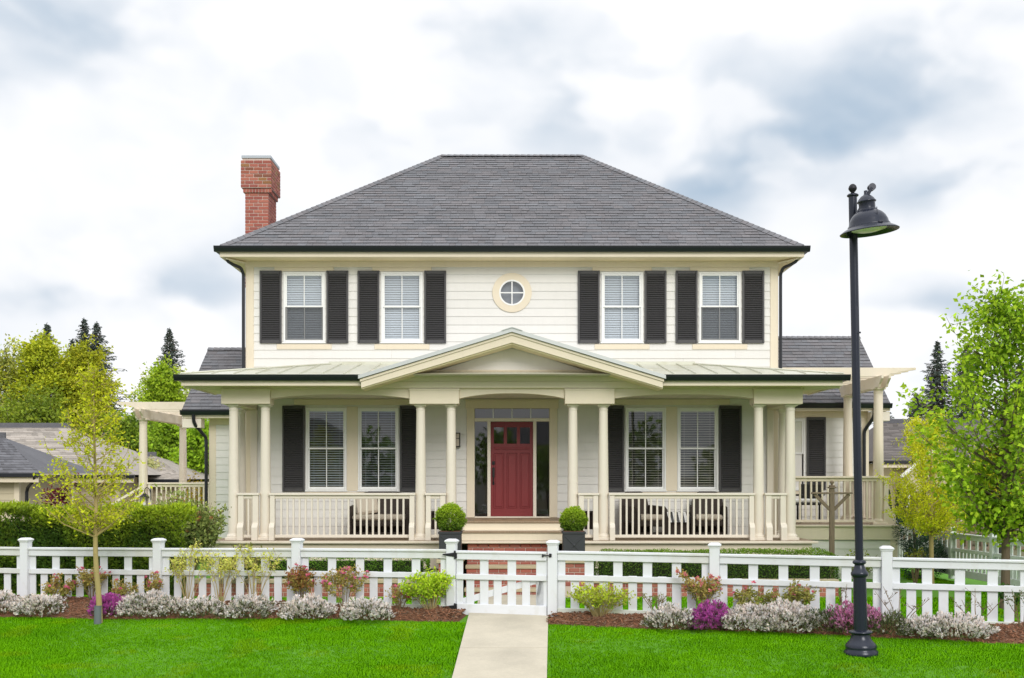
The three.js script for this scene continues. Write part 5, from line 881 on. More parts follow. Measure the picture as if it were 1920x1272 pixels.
// ---------------------------------------------------------------- trees
// limbs grow from the trunk to points spread through the crown; leaves gather round the outer half of each limb
function crownTree(name, label, P, o) {
  seed(plantSeed++); const t = thing(name, label, 'tree', P, 0, o.group), S = [], B = leafBuffer(), { h, r0, clear, prof, limbs, per, size, c0, c1 } = o, singles = [];
  const lean = o.lean || 0, kx = rr(0, 9), axis = y => [lean * y + (o.wiggle || 0.03) * h * 0.3 * (vnoise(y * 1.3 + kx, 1) - 0.5), y, (o.wiggle || 0.03) * h * 0.3 * (vnoise(y * 1.3 + kx, 5) - 0.5)];
  const nT = 14; for (let i = 0; i < nT; i++) { const a = i / nT, b = (i + 1) / nT, f = s => r0 * Math.pow(1 - s, 0.8) + 0.004; stemsInto(S, i ? axis(a * h * 0.96) : [axis(0)[0], -0.12, axis(0)[2]], axis(b * h * 0.96), f(a) * (i ? 1 : 1.25), f(b), 9); }
  const trunkG = mergeGeometries(S.map(uvBox)); mesh('trunk', trunkG, o.bark || M.bark, t); const S2 = [];
  const core = o.hollow || 0.0;
  for (let i = 0; i < limbs; i++) {
    const s = (i + rnd()) / limbs, y = clear + (h - clear) * Math.pow(s, o.pow || 1), a = i * 2.399 + rr(-0.5, 0.5), R = prof((y - clear) / (h - clear)), q = lerp(core, 1, Math.pow(rnd(), o.fill || 0.45)), rad = R * q * (0.85 + 0.3 * vnoise(Math.cos(a) * 2 + 5, y * 1.1, Math.sin(a) * 2));
    const yb = Math.max(clear * 0.8, y - rad * (o.rise || 0.8)), A = axis(yb), E = [axis(y)[0] + Math.cos(a) * rad, y, axis(y)[2] + Math.sin(a) * rad], Md = [lerp(A[0], E[0], 0.55), lerp(A[1], E[1], 0.38), lerp(A[2], E[2], 0.55)];
    const rb = r0 * 0.34 * Math.pow(1 - (yb / h), 0.7) + 0.003; stemsInto(S2, A, Md, rb, rb * 0.6, 6); stemsInto(S2, Md, E, rb * 0.6, 0.003, 5);
    const tw = []; for (let k = 0; k < (o.twigs || 4); k++) { const f = rr(0.25, 1), b = f < 0.5 ? A.map((m, j) => lerp(m, Md[j], f * 2)) : Md.map((m, j) => lerp(m, E[j], f * 2 - 1)), L = rr(0.5, 1) * (o.sigma || 0.25) * 1.6, d = mix3([Math.cos(a), o.up ?? 0.4, Math.sin(a)], unit(), 0.6), e = b.map((m, j) => m + d[j] * L); stemsInto(S2, b, e, 0.006 * (o.twigR || 1), 0.002, 4); tw.push([b, e]); } tw.push([Md, E]);
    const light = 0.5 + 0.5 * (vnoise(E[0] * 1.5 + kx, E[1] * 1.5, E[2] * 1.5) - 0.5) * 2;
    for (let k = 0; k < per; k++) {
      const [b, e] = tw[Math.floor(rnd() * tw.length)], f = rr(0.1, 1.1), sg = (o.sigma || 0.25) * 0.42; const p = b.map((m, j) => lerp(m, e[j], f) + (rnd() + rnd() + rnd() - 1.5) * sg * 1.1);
      const d = mix3([p[0] - A[0], (o.droop ?? -0.1) , p[2] - A[2]].map(x => x * 0.9), unit(), 0.7), l = Math.hypot(...d) || 1, out = clamp(Math.hypot(p[0] - axis(p[1])[0], p[2] - axis(p[1])[2]) / (R + 0.05)), col = vary(mix3(c0, c1, clamp(0.1 + 0.35 * out + 0.45 * light + rr(-0.25, 0.3))), 0.2), sz = size * rr(0.7, 1.3);  // inner leaves darker, outer paler: shade within the crown put into the colour
      if (o.single && singles.length < o.single && p[2] > 0.1 && out > 0.5) singles.push([p, d.map(x => x / l), sz, col]); else leaf(B, ...p, d[0] / l, d[1] / l, d[2] / l, sz, sz * (o.slim || 0.6), col);
    }
  }
  if (S2.length) mesh('limbs', mergeGeometries(S2.map(uvBox)), o.limbBark || o.bark || M.bark, t);
  if (B.p.length) mesh('crown', leafGeo(B), M.leaf, t);
  for (const [p, d, sz, col] of singles) { const b = leafBuffer(); leaf(b, 0, 0, 0, ...d, sz, sz * (o.slim || 0.6), col); mesh('leaf', leafGeo(b), M.leaf, t, ...p); }
  return t;
}
{
  const [x, z] = [-5.48, -14.9], y = groundY(x, z);
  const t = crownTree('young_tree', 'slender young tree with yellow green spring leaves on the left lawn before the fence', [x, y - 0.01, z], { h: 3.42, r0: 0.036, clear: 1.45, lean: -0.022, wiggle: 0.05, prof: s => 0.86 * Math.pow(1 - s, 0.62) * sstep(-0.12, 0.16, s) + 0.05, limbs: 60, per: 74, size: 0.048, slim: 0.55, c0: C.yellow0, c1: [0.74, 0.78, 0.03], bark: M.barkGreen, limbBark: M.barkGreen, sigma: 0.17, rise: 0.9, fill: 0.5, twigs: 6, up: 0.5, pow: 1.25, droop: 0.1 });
  part('trunk_guard', [new THREE.CylinderGeometry(0.047, 0.052, 0.26, 14, 1, true).translate(0.0, 0.13, 0), new THREE.TorusGeometry(0.048, 0.004, 5, 14).rotateX(Math.PI / 2).translate(0, 0.25, 0)], mat(0.13, 0.15, 0.16, 0.6), t);
}
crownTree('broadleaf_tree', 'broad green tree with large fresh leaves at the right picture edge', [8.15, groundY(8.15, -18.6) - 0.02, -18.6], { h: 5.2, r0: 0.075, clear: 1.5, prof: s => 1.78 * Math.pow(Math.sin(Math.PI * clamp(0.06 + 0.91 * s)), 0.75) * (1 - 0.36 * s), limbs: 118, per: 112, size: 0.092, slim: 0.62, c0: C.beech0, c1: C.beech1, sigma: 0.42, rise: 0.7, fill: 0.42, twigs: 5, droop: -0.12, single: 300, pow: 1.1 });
crownTree('young_tree', 'bare limbed young tree in yellow green bud in the right side garden', [8.45, 0.05, -22.7], { h: 3.40, r0: 0.05, clear: 1.2, prof: s => 1.05 * Math.pow(Math.sin(Math.PI * clamp(0.2 + 0.74 * s)), 0.8), limbs: 64, per: 290, size: 0.05, slim: 0.5, c0: [0.56, 0.62, 0.02], c1: [0.85, 0.86, 0.035], bark: M.barkGreen, limbBark: M.twigPale, twigR: 0.6, sigma: 0.2, rise: 1.25, fill: 0.5, twigs: 6, up: 0.7 });
function conifer(label, X, Z, h, r, g = 'dark conifers beyond the houses', c = 1) {
  seed(plantSeed++); const t = thing('conifer_tree', label, 'conifer', [X, -0.3, -Z], 0, g), B = leafBuffer(), S = []; stemsInto(S, [0, -0.5, 0], [0, h * 0.97, 0], 0.02 * h, 0.01, 7);
  const N = Math.round(26 * h);
  for (let i = 0; i < N; i++) {
    const s = 0.1 + 0.895 * Math.pow((i + rnd()) / N, 0.9), y = s * h, a = i * 2.4 + rr(-0.6, 0.6), R = r * Math.pow(1 - s, 0.9) + 0.05, L = R * rr(0.45, 1.2) * (0.75 + 0.5 * vnoise(a * 1.3 + h, y * 0.9)), dr = -0.35 + 0.45 * s;
    const tip = [Math.cos(a) * L, y + dr * L + rr(-0.08, 0.08), Math.sin(a) * L]; stemsInto(S, [0, y, 0], tip, 0.02 + 0.012 * L, 0.008, 4);
    const n = Math.round(7 + L * 15);
    for (let k = 0; k < n; k++) { const f = 0.1 + 0.9 * k / n, p = [tip[0] * f, lerp(y, tip[1], f) - 0.07 * L * Math.sin(f * 3) + rr(-0.04, 0.04), tip[2] * f], sd = k & 1 ? 0.95 : -0.95, d = mix3([Math.cos(a + sd), -0.4, Math.sin(a + sd)], unit(), 0.35), l = Math.hypot(...d); leaf(B, ...p, d[0] / l, d[1] / l, d[2] / l, rr(0.2, 0.42) * (1.05 - 0.55 * f) * (0.5 + 0.5 * Math.min(1, L)) + 0.06, 0.085, vary(mix3(C.conifer0, C.conifer1, rnd()).map(x => x * c), 0.3)); }
  }
  for (let k = 0; k < 24; k++) leaf(B, 0, h * (0.95 + 0.05 * k / 24), 0, rr(-0.5, 0.5), 0.8, rr(-0.5, 0.5), 0.16, 0.05, C.conifer0);
  mesh('trunk', mergeGeometries(S.map(uvBox)), M.bark, t); mesh('crown', leafGeo(B), M.needle, t);
}
conifer('tall dark conifer leftmost of the group beyond the yellow green trees', -37.2, 90, 14.8, 5.1); conifer('short dark conifer top between the tall ones on the left', -33.6, 86, 13.0, 3.4);
conifer('tallest dark conifer of the pair left of the house', -34.2, 90, 15.2, 4.76); conifer('dark conifer right one of the close pair left of the house', -33.2, 90, 14.9, 6.12); conifer('single slim dark conifer beyond the left pergola', -27.4, 90, 14.4, 5.1);
conifer('tall grey green conifer behind the broad green tree on the right', 34.0, 90, 13.4, 4.42); conifer('grey green conifer partly behind the broad tree on the right', 35.6, 88, 13.0, 4.93); conifer('small dark conifer right of the side pergola', 29.0, 88, 8.4, 4.08); conifer('low dark conifer left of the yellow green garden tree on the right', 32.3, 90, 9.2, 4.42); conifer('dark conifer at the far right edge behind the broad tree', 41.5, 92, 12.0, 5.1);
function bgTree(label, X, Z, h, r, c0, c1, per, opt = {}) { return crownTree('background_tree', label, [X, -0.2, -Z], { h, r0: 0.028 * h, clear: h * 0.12, prof: s => r * Math.pow(Math.sin(Math.PI * clamp(0.16 + 0.80 * s)), 0.6), limbs: 80, per: Math.round(per * 1.9), size: 0.17, slim: 0.6, c0, c1, sigma: r * 0.42, rise: 0.8, twigR: 3, group: 'spring trees beyond the houses', ...opt }); }
bgTree('dense olive yellow tree below the leftmost conifer', -25.2, 60, 9.6, 2.0, [0.22, 0.30, 0.018], [0.62, 0.66, 0.03], 190); bgTree('dense olive yellow tree right of its twin on the left', -23.3, 61, 9.2, 1.7, [0.22, 0.28, 0.018], [0.60, 0.60, 0.03], 190);
bgTree('airy half bare tree at the left picture edge', -27.0, 60, 9.0, 1.9, [0.248, 0.304, 0.065], [0.558, 0.576, 0.117], 50, { size: 0.2 }); bgTree('yellow green tree cut by the left picture edge', -29.2, 58, 9.4, 2.0, [0.217, 0.272, 0.0156], [0.558, 0.528, 0.026], 120);
bgTree('dark green tree below the airy one at the left edge', -27.6, 54, 6.4, 2.4, [0.0775, 0.136, 0.0156], [0.248, 0.352, 0.026], 150); bgTree('mid green tree above the grey roof on the left', -22.6, 53, 5.9, 2.6, [0.093, 0.16, 0.0156], [0.31, 0.4, 0.026], 150);
bgTree('pale airy birch right of the olive yellow trees', -20.6, 66, 8.6, 1.9, [0.31, 0.368, 0.104], [0.651, 0.688, 0.208], 42, { size: 0.18 }); bgTree('pale airy birch behind the left pergola', -19.0, 68, 8.4, 2.0, [0.31, 0.384, 0.117], [0.651, 0.704, 0.234], 36, { size: 0.18 });
bgTree('fresh green tree under the slim conifer left of the house', -18.0, 58, 7.9, 1.55, [0.155, 0.272, 0.0182], [0.496, 0.656, 0.0325], 160);
bgTree('bushy green tree seen through the left pergola', -14.9, 50, 4.9, 1.7, [0.109, 0.208, 0.0156], [0.388, 0.576, 0.026], 150); bgTree('bushy green tree between left pergola and side wing', -12.9, 48, 4.6, 1.6, [0.124, 0.24, 0.0156], [0.419, 0.64, 0.026], 150); bgTree('dark green tree behind the left pergola posts', -17.6, 52, 5.0, 1.8, [0.0775, 0.144, 0.0156], [0.264, 0.384, 0.026], 130);
bgTree('pale flowering bush behind the far pergola post on the left', -14.3, 44, 2.9, 0.8, [0.31, 0.352, 0.13], [0.775, 0.768, 0.364], 60, { size: 0.14 });
bgTree('green tree behind the broad tree at the right edge', 25.5, 55, 6.6, 2.6, [0.093, 0.192, 0.0156], [0.372, 0.576, 0.026], 110); bgTree('yellow green bush in front of the right hand neighbour house', 15.6, 36, 3.3, 1.0, C.yellow0, C.yellow1, 60, { size: 0.14 });
crownTree('red_maple', 'dark red leaved maple shrub above the thuja hedge on the left', [-9.05, 0, -22.5], { h: 2.02, r0: 0.04, clear: 0.5, prof: s => 0.85 * Math.sqrt(1 - s * s * 0.9), limbs: 40, per: 90, size: 0.06, slim: 0.5, c0: [0.07, 0.008, 0.012], c1: [0.24, 0.03, 0.045], sigma: 0.22, droop: -0.4 });
looseShrub('yellow_shrub', 'shrub', 'golden yellow shrub on the left deck beside the side wing', [-8.6, 0.3, -30.5], { h: 2.1, r: 0.5, stems: 26, leaves: 700, size: 0.08, c0: [0.3, 0.26, 0.02], c1: [0.55, 0.42, 0.03], low: 0.2, spread: 0.12 });
{
  for (let i = 0; i < 9; i++) { seed(plantSeed++); const X = 12.75 + i * 0.29, t = thing('columnar_thuja', `narrow dark pointed thuja, ${['leftmost', 'second', 'third', 'fourth', 'fifth', 'sixth', 'seventh', 'eighth', 'last'][i]} from the left in the row before the beige neighbour house`, 'conifer', [X, -0.1, -38 - rr(0, 0.3)], 0, 'row of narrow thujas on the right'), B = leafBuffer(), h = rr(1.7, 2.05);
    for (let k = 0; k < 700; k++) { const s = rnd(), a = rr(0, 6.283), r = 0.19 * Math.pow(1 - s, 0.7) * (0.7 + 0.3 * rnd()) + 0.01; leaf(B, Math.cos(a) * r, s * h, Math.sin(a) * r, Math.cos(a) * 0.3, 0.93, Math.sin(a) * 0.3, rr(0.06, 0.12), 0.05, vary(mix3([0.02, 0.04, 0.01], [0.06, 0.10, 0.02], rnd()), 0.3)); }
    mesh('foliage', leafGeo(B), M.needle, t); part('trunk', [new THREE.CylinderGeometry(0.03, 0.05, h * 0.8, 6).translate(0, h * 0.4, 0)], M.bark, t); }
  looseShrub('ground_shrub', 'shrub', 'low green planting behind the side picket fence on the right', [13.9, -0.05, -35.5], { h: 0.75, r: 1.5, stems: 60, leaves: 2200, size: 0.1, c0: [0.06, 0.12, 0.02], c1: [0.24, 0.34, 0.05], low: 0.05, spread: 0.2 });
  looseShrub('vase_shrub', 'shrub', 'leafless pale vase shaped shrub before the row of thujas', [14.9, 0, -37.0], { h: 2.1, r: 0.75, stems: 20, leaves: 60, size: 0.06, c0: [0.3, 0.25, 0.1], c1: [0.4, 0.33, 0.1], low: 0.5, twigs: mat(0.45, 0.32, 0.16, 0.9), thick: 0.016, branches: 4 });
}
// ---------------------------------------------------------------- neighbouring houses
const farRoof = [mat(0.42, 0.375, 0.33, 0.95, { map: T.granule }), mat(0.15, 0.15, 0.165, 0.95, { map: T.granule }), mat(0.17, 0.15, 0.14, 0.95, { map: T.granule })];
const farWall = mat(0.50, 0.42, 0.29, 0.8, { map: T.paint }), farCream = mat(0.60, 0.53, 0.38, 0.8, { map: T.paint });
seed(301);
function courses(parent, x0e, x1e, x0r, x1r, yE, yR, zE, zR, m, step = 0.19) {   // roof slope facing the street in overlapping courses
  const n = Math.round(Math.hypot(yR - yE, zR - zE) / step), L = [[], [], []];
  for (let i = 0; i < n; i++) {
    const t = i / n, u = (i + 1) / n, P = (s, k) => [lerp(s ? x1e : x0e, s ? x1r : x0r, k), lerp(yE, yR, k), lerp(zE, zR, k)], a = P(0, t), b = P(1, t), c = P(1, u), d = P(0, u), up = 0.028;
    for (let x = 0, k = 0; x < 1; k++) { const w = rr(0.015, 0.05), q = Math.min(1, x + w), f = (A, B, s) => A.map((v, j) => lerp(v, B[j], s)), A0 = f(a, b, x), A1 = f(a, b, q), D0 = f(d, c, x), D1 = f(d, c, q), h = up * rr(0.5, 1.2); A0[1] += h; A1[1] += h; D0[1] += 0.004; D1[1] += 0.004; L[Math.floor(rnd() * 3)].push(...quad(A0, A1, D1, D0), ...quad([A0[0], A0[1] - h - 0.02, A0[2]], [A1[0], A1[1] - h - 0.02, A1[2]], A1, A0)); x = q; }
  }
  L.forEach((l, i) => { if (l.length) { const mm = m.clone(); mm.color.multiplyScalar([0.8, 1, 1.16][i]); stuffed(mesh('shingle_field', join(tris(l)), mm, parent)); } });
}
function farHouse(label, x0, x1, x0r, x1r, zE, zR, yE, yR, wx0, wx1, rm, wm, extra) {
  const h = thing('neighbour_house', label, 'house', [0, 0, 0]), zB = 2 * zR - zE;
  part('wall', [span(wx0, wx1, -0.6, yE - 0.08, zB + 0.5, zE - 0.45, 0)], wm, h);
  for (let y = 0.1; y < yE - 0.2; y += 0.2) part('siding_board', [convex([...quad([wx0, y, zE - 0.42], [wx1, y, zE - 0.42], [wx1, y + 0.2, zE - 0.44], [wx0, y + 0.2, zE - 0.44]), ...quad([wx0, y, zE - 0.45], [wx1, y, zE - 0.45], [wx1, y + 0.2, zE - 0.452], [wx0, y + 0.2, zE - 0.452])])], wm, h);
  const roof = part('roof', [convex([...quad([x0, yE, zE], [x1, yE, zE], [x1r, yR, zR], [x0r, yR, zR]), ...quad([x0, yE, zB], [x0r, yR, zR], [x1r, yR, zR], [x1, yE, zB]), [[x1, yE, zE], [x1, yE, zB], [x1r, yR, zR]], [[x0, yE, zE], [x0r, yR, zR], [x0, yE, zB]], ...quad([x0, yE, zE], [x1, yE, zE], [x1, yE, zB], [x0, yE, zB])])], rm, h);
  courses(roof, x0, x1, x0r, x1r, yE, yR, zE, zR, rm);
  part('ridge', [bar([x0r, yR + 0.03, zR], [x1r, yR + 0.03, zR], 0.3, 0.1)], farRoof[1], roof);
  part('gutter', [span(x0, x1, yE - 0.12, yE - 0.005, zE + 0.003, zE + 0.1)], M.gutter, h); part('fascia', [span(x0 + 0.05, x1 - 0.05, yE - 0.28, yE - 0.125, zE - 0.06, zE)], M.trim, h);
  if (extra) extra(h, zE); return h;
}
farHouse('single-storey beige neighbour house with large grey tan roof behind the young tree', -30, -13.4, -28, -17.4, -40, -44.3, 2.28, 4.15, -30, -14.1, farRoof[0], farWall, (h, z) => { part('corner_board', [span(-14.25, -14.08, 0, 2.0, z - 0.5, z - 0.38)], farCream, h); for (const x of [-16.2, -19]) { const w = grp('window', h, x, 1.3, z - 0.4); part('frame', [span(-0.5, 0.5, -0.6, 0.6, -0.02, 0.05)], M.vinyl, w); part('pane', [span(-0.42, 0.42, -0.52, 0.52, 0.051, 0.056, 0)], M.black, w); } });
farHouse('low garage with blue grey hipped roof and beige siding at the left picture edge', -20, -14.05, -18.6, -16.2, -33.5, -36, 2.32, 3.45, -20, -14.85, farRoof[1], farCream, (h, z) => { part('corner_board', [span(-15.0, -14.84, 0, 2.1, z - 0.5, z - 0.40)], M.trim, h); part('downspout', [tube([[-14.2, 2.2, z], [-14.3, 2.05, z - 0.1], [-14.62, 1.8, z - 0.42], [-14.62, 0, z - 0.42]], 0.05, 6)], M.gutter, h); });
farHouse('neighbour house with hipped tan roof seen through the left pergola', -18.2, -12.35, -16.6, -14.6, -42.5, -46.2, 2.12, 3.05, -17.8, -12.9, farRoof[0], farWall);
farHouse('house with brown gabled roof behind the left pergola', -21.5, -16.9, -21.5, -18.9, -56, -59, 2.9, 4.35, -21.2, -17.4, farRoof[2], farWall, h => { part('gable_trim', [bar([-19.9, 2.9, -55.8], [-18.9, 4.2, -55.8], 0.1), bar([-18.9, 4.2, -55.8], [-18.2, 2.9, -55.8], 0.1)], M.trim, h); });
farHouse('house with dark grey roof and small white trimmed dormer left of the side wing', -19.4, -17.6, -19.3, -18.1, -60, -63, 2.4, 3.75, -19.2, -17.9, farRoof[1], farWall, h => {
  const d = grp('dormer', h, -17.75, 2.2, -59.3); part('dormer_wall', [extrude([[-0.62, 0], [0.62, 0], [0.62, 0.25], [0, 1.05], [-0.62, 0.25]], 1.2).translate(0, 0, -1.2)], M.trim, d); part('dormer_roof', [bar([-0.8, 0.1, -0.5], [0, 1.18, -0.5], 0.10, 1.4), bar([0, 1.18, -0.5], [0.8, 0.1, -0.5], 0.10, 1.4)], farRoof[1], d); part('window', [span(-0.2, 0.2, 0.1, 0.6, 0, 0.02)], M.black, d); part('rake_board', [bar([-0.85, 0.0, 0.25], [0, 1.12, 0.25], 0.09, 0.06), bar([0, 1.12, 0.25], [0.85, 0.0, 0.25], 0.09, 0.06)], M.vinyl, d);
});
farHouse('beige neighbour house with brown grey roof and white trimmed windows on the right', 14.6, 27, 16.0, 26, -44.5, -49, 2.85, 4.55, 15.2, 26.6, farRoof[2], mat(0.66, 0.55, 0.33, 0.8, { map: T.paint }), (h, z) => {
  part('roof_vent', [cbox(0.35, 0.16, 0.3, 17.5, 4.62, -48.7)], M.vinyl, h); part('gable_wall', [extrude([[15.3, 1.5], [17.5, 1.5], [17.5, 2.3], [16.4, 3.2], [15.3, 2.3]], 0.6).translate(0, 0, z + 0.15)], farCream, h); part('gable_trim', [bar([15.1, 2.2, z + 0.8], [16.4, 3.28, z + 0.8], 0.09, 0.16), bar([16.4, 3.28, z + 0.8], [17.7, 2.2, z + 0.8], 0.09, 0.16)], M.vinyl, h);
  part('porch_roof', [span(17.2, 22.5, 1.52, 1.68, z - 0.4, z + 0.9)], farRoof[2], h);
  for (const x of [18.6, 20.2, 23.5]) { const w = grp('window', h, x, x > 23 ? 1.6 : 0.85, z - 0.4); part('frame', [span(-0.5, 0.5, -0.55, 0.55, 0.0, 0.06)], M.vinyl, w); part('pane', [span(-0.42, 0.42, -0.47, 0.47, 0.061, 0.066, 0)], M.black, w); }
  for (const x of [15.4, 17.4, 19.4, 21.6]) part('porch_post', [span(x - 0.07, x + 0.07, -0.3, 1.5, z + 0.6, z + 0.74)], M.vinyl, h);
});
farHouse('pale blue grey house half hidden by the broad green tree on the right', 19.5, 27, 21, 26, -39, -42, 2.0, 3.3, 19.9, 26.6, farRoof[1], mat(0.52, 0.56, 0.60, 0.8, { map: T.paint }), (h, z) => { for (const x of [20.7, 22.4]) { const w = grp('window', h, x, 0.7, z - 0.4); part('frame', [span(-0.45, 0.45, -0.5, 0.5, 0, 0.06)], M.vinyl, w); part('pane', [span(-0.38, 0.38, -0.43, 0.43, 0.061, 0.066, 0)], M.black, w); } });
{ // brown garden fence on the right
  const f = thing('wooden_fence', 'weathered brown picket fence behind the white side fence on the right', 'fence', [0, 0, -34]), m = M.brownFence, a = 13.15, b = 19.5;
  part('rail', [span(a, b, 0.82, 0.87, -0.04, 0.06), span(a, b, 0.74, 0.818, 0.0, 0.04), span(a, b, 0.48, 0.54, 0.0, 0.04), span(a, b, 0.0, 0.1, 0.0, 0.04)], m, f);
  const g = join(cbox(0.06, 0.72, 0.02, 0, 0, 0, 0.003)); for (let x = a + 0.05; x < b; x += 0.135) mesh('picket', g, m, f, x, 0.40, -0.013); const pg = join(cbox(0.11, 0.98, 0.11)); for (let x = a; x < b + 0.1; x += 1.05) mesh('post', pg, m, f, x, 0.46, 0.02);
  const r = thing('rail_fence', 'low brown rail fence before the green planting on the right', 'fence', [0, 0, -33]); part('rail', [bar([11.2, 0.72, 0], [13.1, 0.74, 0], 0.16, 0.05), bar([11.2, 0.40, 0], [13.1, 0.42, 0], 0.16, 0.05)], M.greyWood, r); for (const x of [11.3, 12.2, 13.05]) part('post', [cbox(0.12, 0.9, 0.12, x, 0.42, 0)], M.greyWood, r);
  const k = thing('black_bollard', 'black post standing before the brown picket fence on the right', 'bollard', [14.1, 0, -32.6]); part('post', [new THREE.CylinderGeometry(0.07, 0.08, 0.85, 12).translate(0, 0.42, 0)], M.black, k); part('cap', [lathe([[0.085, 0.83], [0.11, 0.87], [0.11, 0.95], [0.05, 0.99], [0, 1.0]], 14)], M.black, k);
}
{ // across the street, behind the photographer: what the panes mirror
  seed(401); const B = leafBuffer(), S = [];
  for (let i = 0; i < 26; i++) { const X = -46 + i * 3.7 + rr(-1, 1), Z = rr(26, 31), h = rr(4.2, 6.6), r = rr(1.5, 2.2); stemsInto(S, [X, -0.5, Z], [X, h * 0.7, Z], 0.14, 0.06, 6); for (let k = 0; k < 420; k++) { const [x, y, z] = unit(), q = Math.cbrt(rnd()); leaf(B, X + x * r * q, h * 0.6 + y * h * 0.4 * q, Z + z * r * q, ...unit(), 0.5, 0.34, vary([0.22, 0.36, 0.04], 0.5)); } }
  const t = new THREE.Group(); t.name = 'tree_line'; t.userData = { label: 'row of green street trees across the road', category: 'trees', kind: 'stuff' }; scene.add(t); mesh('foliage', leafGeo(B), M.leaf, t); mesh('trunks', mergeGeometries(S.map(uvBox)), M.bark, t);
  for (const [x, l] of [[-17, 'left'], [3, 'middle'], [22, 'right']]) { const h = thing('opposite_house', `beige house across the road behind the street trees, ${l} one`, 'house', [x, -0.4, 36]); part('wall', [span(-5, 5, 0, 5, 0, 8, 0)], farCream, h); part('roof', [convex([...quad([-5.6, 5, -0.6], [5.6, 5, -0.6], [2, 7.2, 4], [-2, 7.2, 4]), ...quad([-5.6, 5, 8.6], [-2, 7.2, 4], [2, 7.2, 4], [5.6, 5, 8.6]), [[-5.6, 5, -0.6], [-2, 7.2, 4], [-5.6, 5, 8.6]], [[5.6, 5, -0.6], [5.6, 5, 8.6], [2, 7.2, 4]]])], farRoof[1], h); for (const wx of [-3, -1, 1.4, 3.4]) for (const wy of [1.6, 3.9]) part('window', [span(wx - 0.5, wx + 0.5, wy - 0.7, wy + 0.7, -0.06, -0.002)], M.vinyl, h); }
}
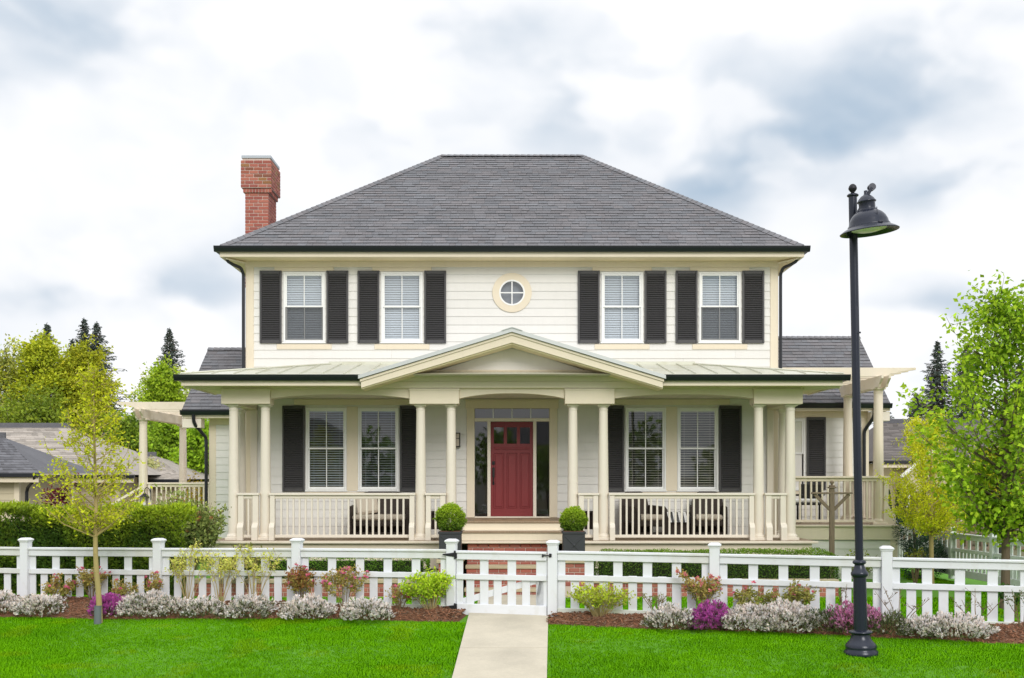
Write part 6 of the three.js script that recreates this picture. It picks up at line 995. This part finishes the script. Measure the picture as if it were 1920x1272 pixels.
// ---------------------------------------------------------------- grass and bark chips
{
  seed(501);
  const clump = (n, r, h, w) => { const p = [], nn = []; for (let i = 0; i < n; i++) { const a = rr(0, 6.283), q = r * Math.sqrt(rnd()), x = Math.cos(a) * q, z = Math.sin(a) * q, b = rr(0, 6.283), l = h * rr(0.55, 1.1), bx = Math.cos(b), bz = Math.sin(b), o = l * rr(0.15, 0.7), c = rr(0, 6.283), ox = Math.cos(c) * o, oz = Math.sin(c) * o, W = w * rr(0.7, 1.2); p.push(x - bx * W, 0, z - bz * W, x + bx * W, 0, z + bz * W, x + ox * 0.45 + bx * W * 0.7, l * 0.62, z + oz * 0.45 + bz * W * 0.7, x - bx * W, 0, z - bz * W, x + ox * 0.45 + bx * W * 0.7, l * 0.62, z + oz * 0.45 + bz * W * 0.7, x + ox, l, z + oz); for (let k = 0; k < 6; k++) nn.push(ox * 0.3, 1, oz * 0.3); for (let t = p.length - 18; t < p.length; t += 9) { const gx = (p[t + 4] - p[t + 1]) * (p[t + 8] - p[t + 2]) - (p[t + 5] - p[t + 2]) * (p[t + 7] - p[t + 1]), gy = (p[t + 5] - p[t + 2]) * (p[t + 6] - p[t]) - (p[t + 3] - p[t]) * (p[t + 8] - p[t + 2]), gz = (p[t + 3] - p[t]) * (p[t + 7] - p[t + 1]) - (p[t + 4] - p[t + 1]) * (p[t + 6] - p[t]); if (gx * ox * 0.6 + gy + gz * oz * 0.6 < 0) for (let m = 0; m < 3; m++) [p[t + 3 + m], p[t + 6 + m]] = [p[t + 6 + m], p[t + 3 + m]]; } } const g = new THREE.BufferGeometry(); g.setAttribute('position', new THREE.Float32BufferAttribute(p, 3)); g.setAttribute('normal', new THREE.Float32BufferAttribute(nn, 3)); g.normalizeNormals(); return g; };
  const grass = new THREE.MeshPhysicalMaterial({ color: 0xffffff, roughness: 1, specularIntensity: 0.08, side }), gm = new THREE.Matrix4(), q = new THREE.Quaternion(), Y = V3(0, 1, 0), col = new THREE.Color();
  const field = (name, geo, pts, sc) => { const im = new THREE.InstancedMesh(geo, grass, pts.length); im.name = name; pts.forEach(([x, z], i) => { q.setFromAxisAngle(Y, rr(0, 6.283)); const s = sc * (0.8 + 0.5 * vnoise(x * 1.3, z * 1.3 + 5)); gm.compose(V3(x, groundY(x, z) - 0.004, z), q, V3(s, s * rr(0.8, 1.15), s)); im.setMatrixAt(i, gm); const n = vnoise(x * 0.9 + 3, z * 1.6) * 0.5 + vnoise(x * 5, z * 7 + 2) * 0.3 + rnd() * 0.2, w = vnoise(x * 2.2 + 50, z * 3); col.setRGB(lerp(0.112, 0.235, n) + (w > 0.8 ? 0.05 : 0), lerp(0.355, 0.60, n), 0.004); im.setColorAt(i, col); }); tag(im, name === 'lawn_grass' ? 'short vivid green lawn in front of the fence' : 'green lawn grass behind the picket fence', 'grass'); im.userData.kind = 'stuff'; im.castShadow = im.receiveShadow = true; scene.add(im); };
  const front = []; for (let i = 0; i < 150000; i++) { const x = rr(-8.5, 9), z = rr(-16.8, -10.2), d = fenceDist(x, z), u = x * FC + (z - FZ) * FS; if (d < bedEdge(u) - 0.02 || Math.abs(x - pathC(z)) < pathHalf(z) + 0.012) continue; if (Math.abs(x) > 0.5 * -z + 0.6) continue; front.push([x, z]); }
  field('lawn_grass', clump(16, 0.05, 0.032, 0.0022), front, 1);
  const back = []; for (let i = 0; i < 90000; i++) { const x = rr(-8, 9.2), z = rr(-27, -13.4), d = fenceDist(x, z); if (d > -0.12 || Math.abs(x - pathC(z)) < pathHalf(z) + 0.012 || (z < -20.4 && x < 8.5) || Math.abs(x) > 0.5 * -z) continue; back.push([x, z]); }
  field('garden_grass', clump(10, 0.07, 0.05, 0.0035), back, 1.1);
  const edge = []; for (let i = 0; i < 4200; i++) { const u = rr(-9, 8), w = bedEdge(u) + rr(-0.02, 0.05), [x, z] = fencePoint(u, w); if (Math.abs(x - pathC(z)) < pathHalf(z) + 0.03) continue; edge.push([x, z]); }
  const chipG = join(cbox(0.045, 0.006, 0.012, 0, 0, 0, 0.002)), N = 26000, ch = new THREE.InstancedMesh(chipG, mat(1, 1, 1, 0.95, { map: T.wood }), N), e = new THREE.Euler(); ch.name = 'bark_chips';
  for (let i = 0; i < N; i++) { let u, w; do { u = rr(-9.5, 8.5); w = rr(-0.15, 1) * bedEdge(u); } while (u > -0.62 && u < 0.54); const [x, z] = fencePoint(u, w), t = clamp((w + 0.28) / (bedEdge(u) + 0.28)), ee = Math.min(1, 4 * t * (1 - t) * 1.6); q.setFromEuler(e.set(rr(-0.5, 0.5), rr(0, 6.28), rr(-0.5, 0.5))); const s = rr(0.5, 1.3); gm.compose(V3(x, groundY(x, z) + 0.012 + ee * (0.035 + 0.05 * vnoise(u * 3, w * 3) + 0.03 * vnoise(u * 14, w * 14)), z), q, V3(s, s, s)); ch.setMatrixAt(i, gm); const k = rr(0.55, 1.5), r = rnd(); col.setRGB(0.235 * k, (r < 0.2 ? 0.15 : 0.105) * k, (r < 0.2 ? 0.10 : 0.055) * k); ch.setColorAt(i, col); }
  tag(ch, 'reddish brown bark mulch in the flower bed along the fence', 'mulch'); ch.userData.kind = 'stuff'; scene.add(ch);
}
renderer.render(scene, camera);
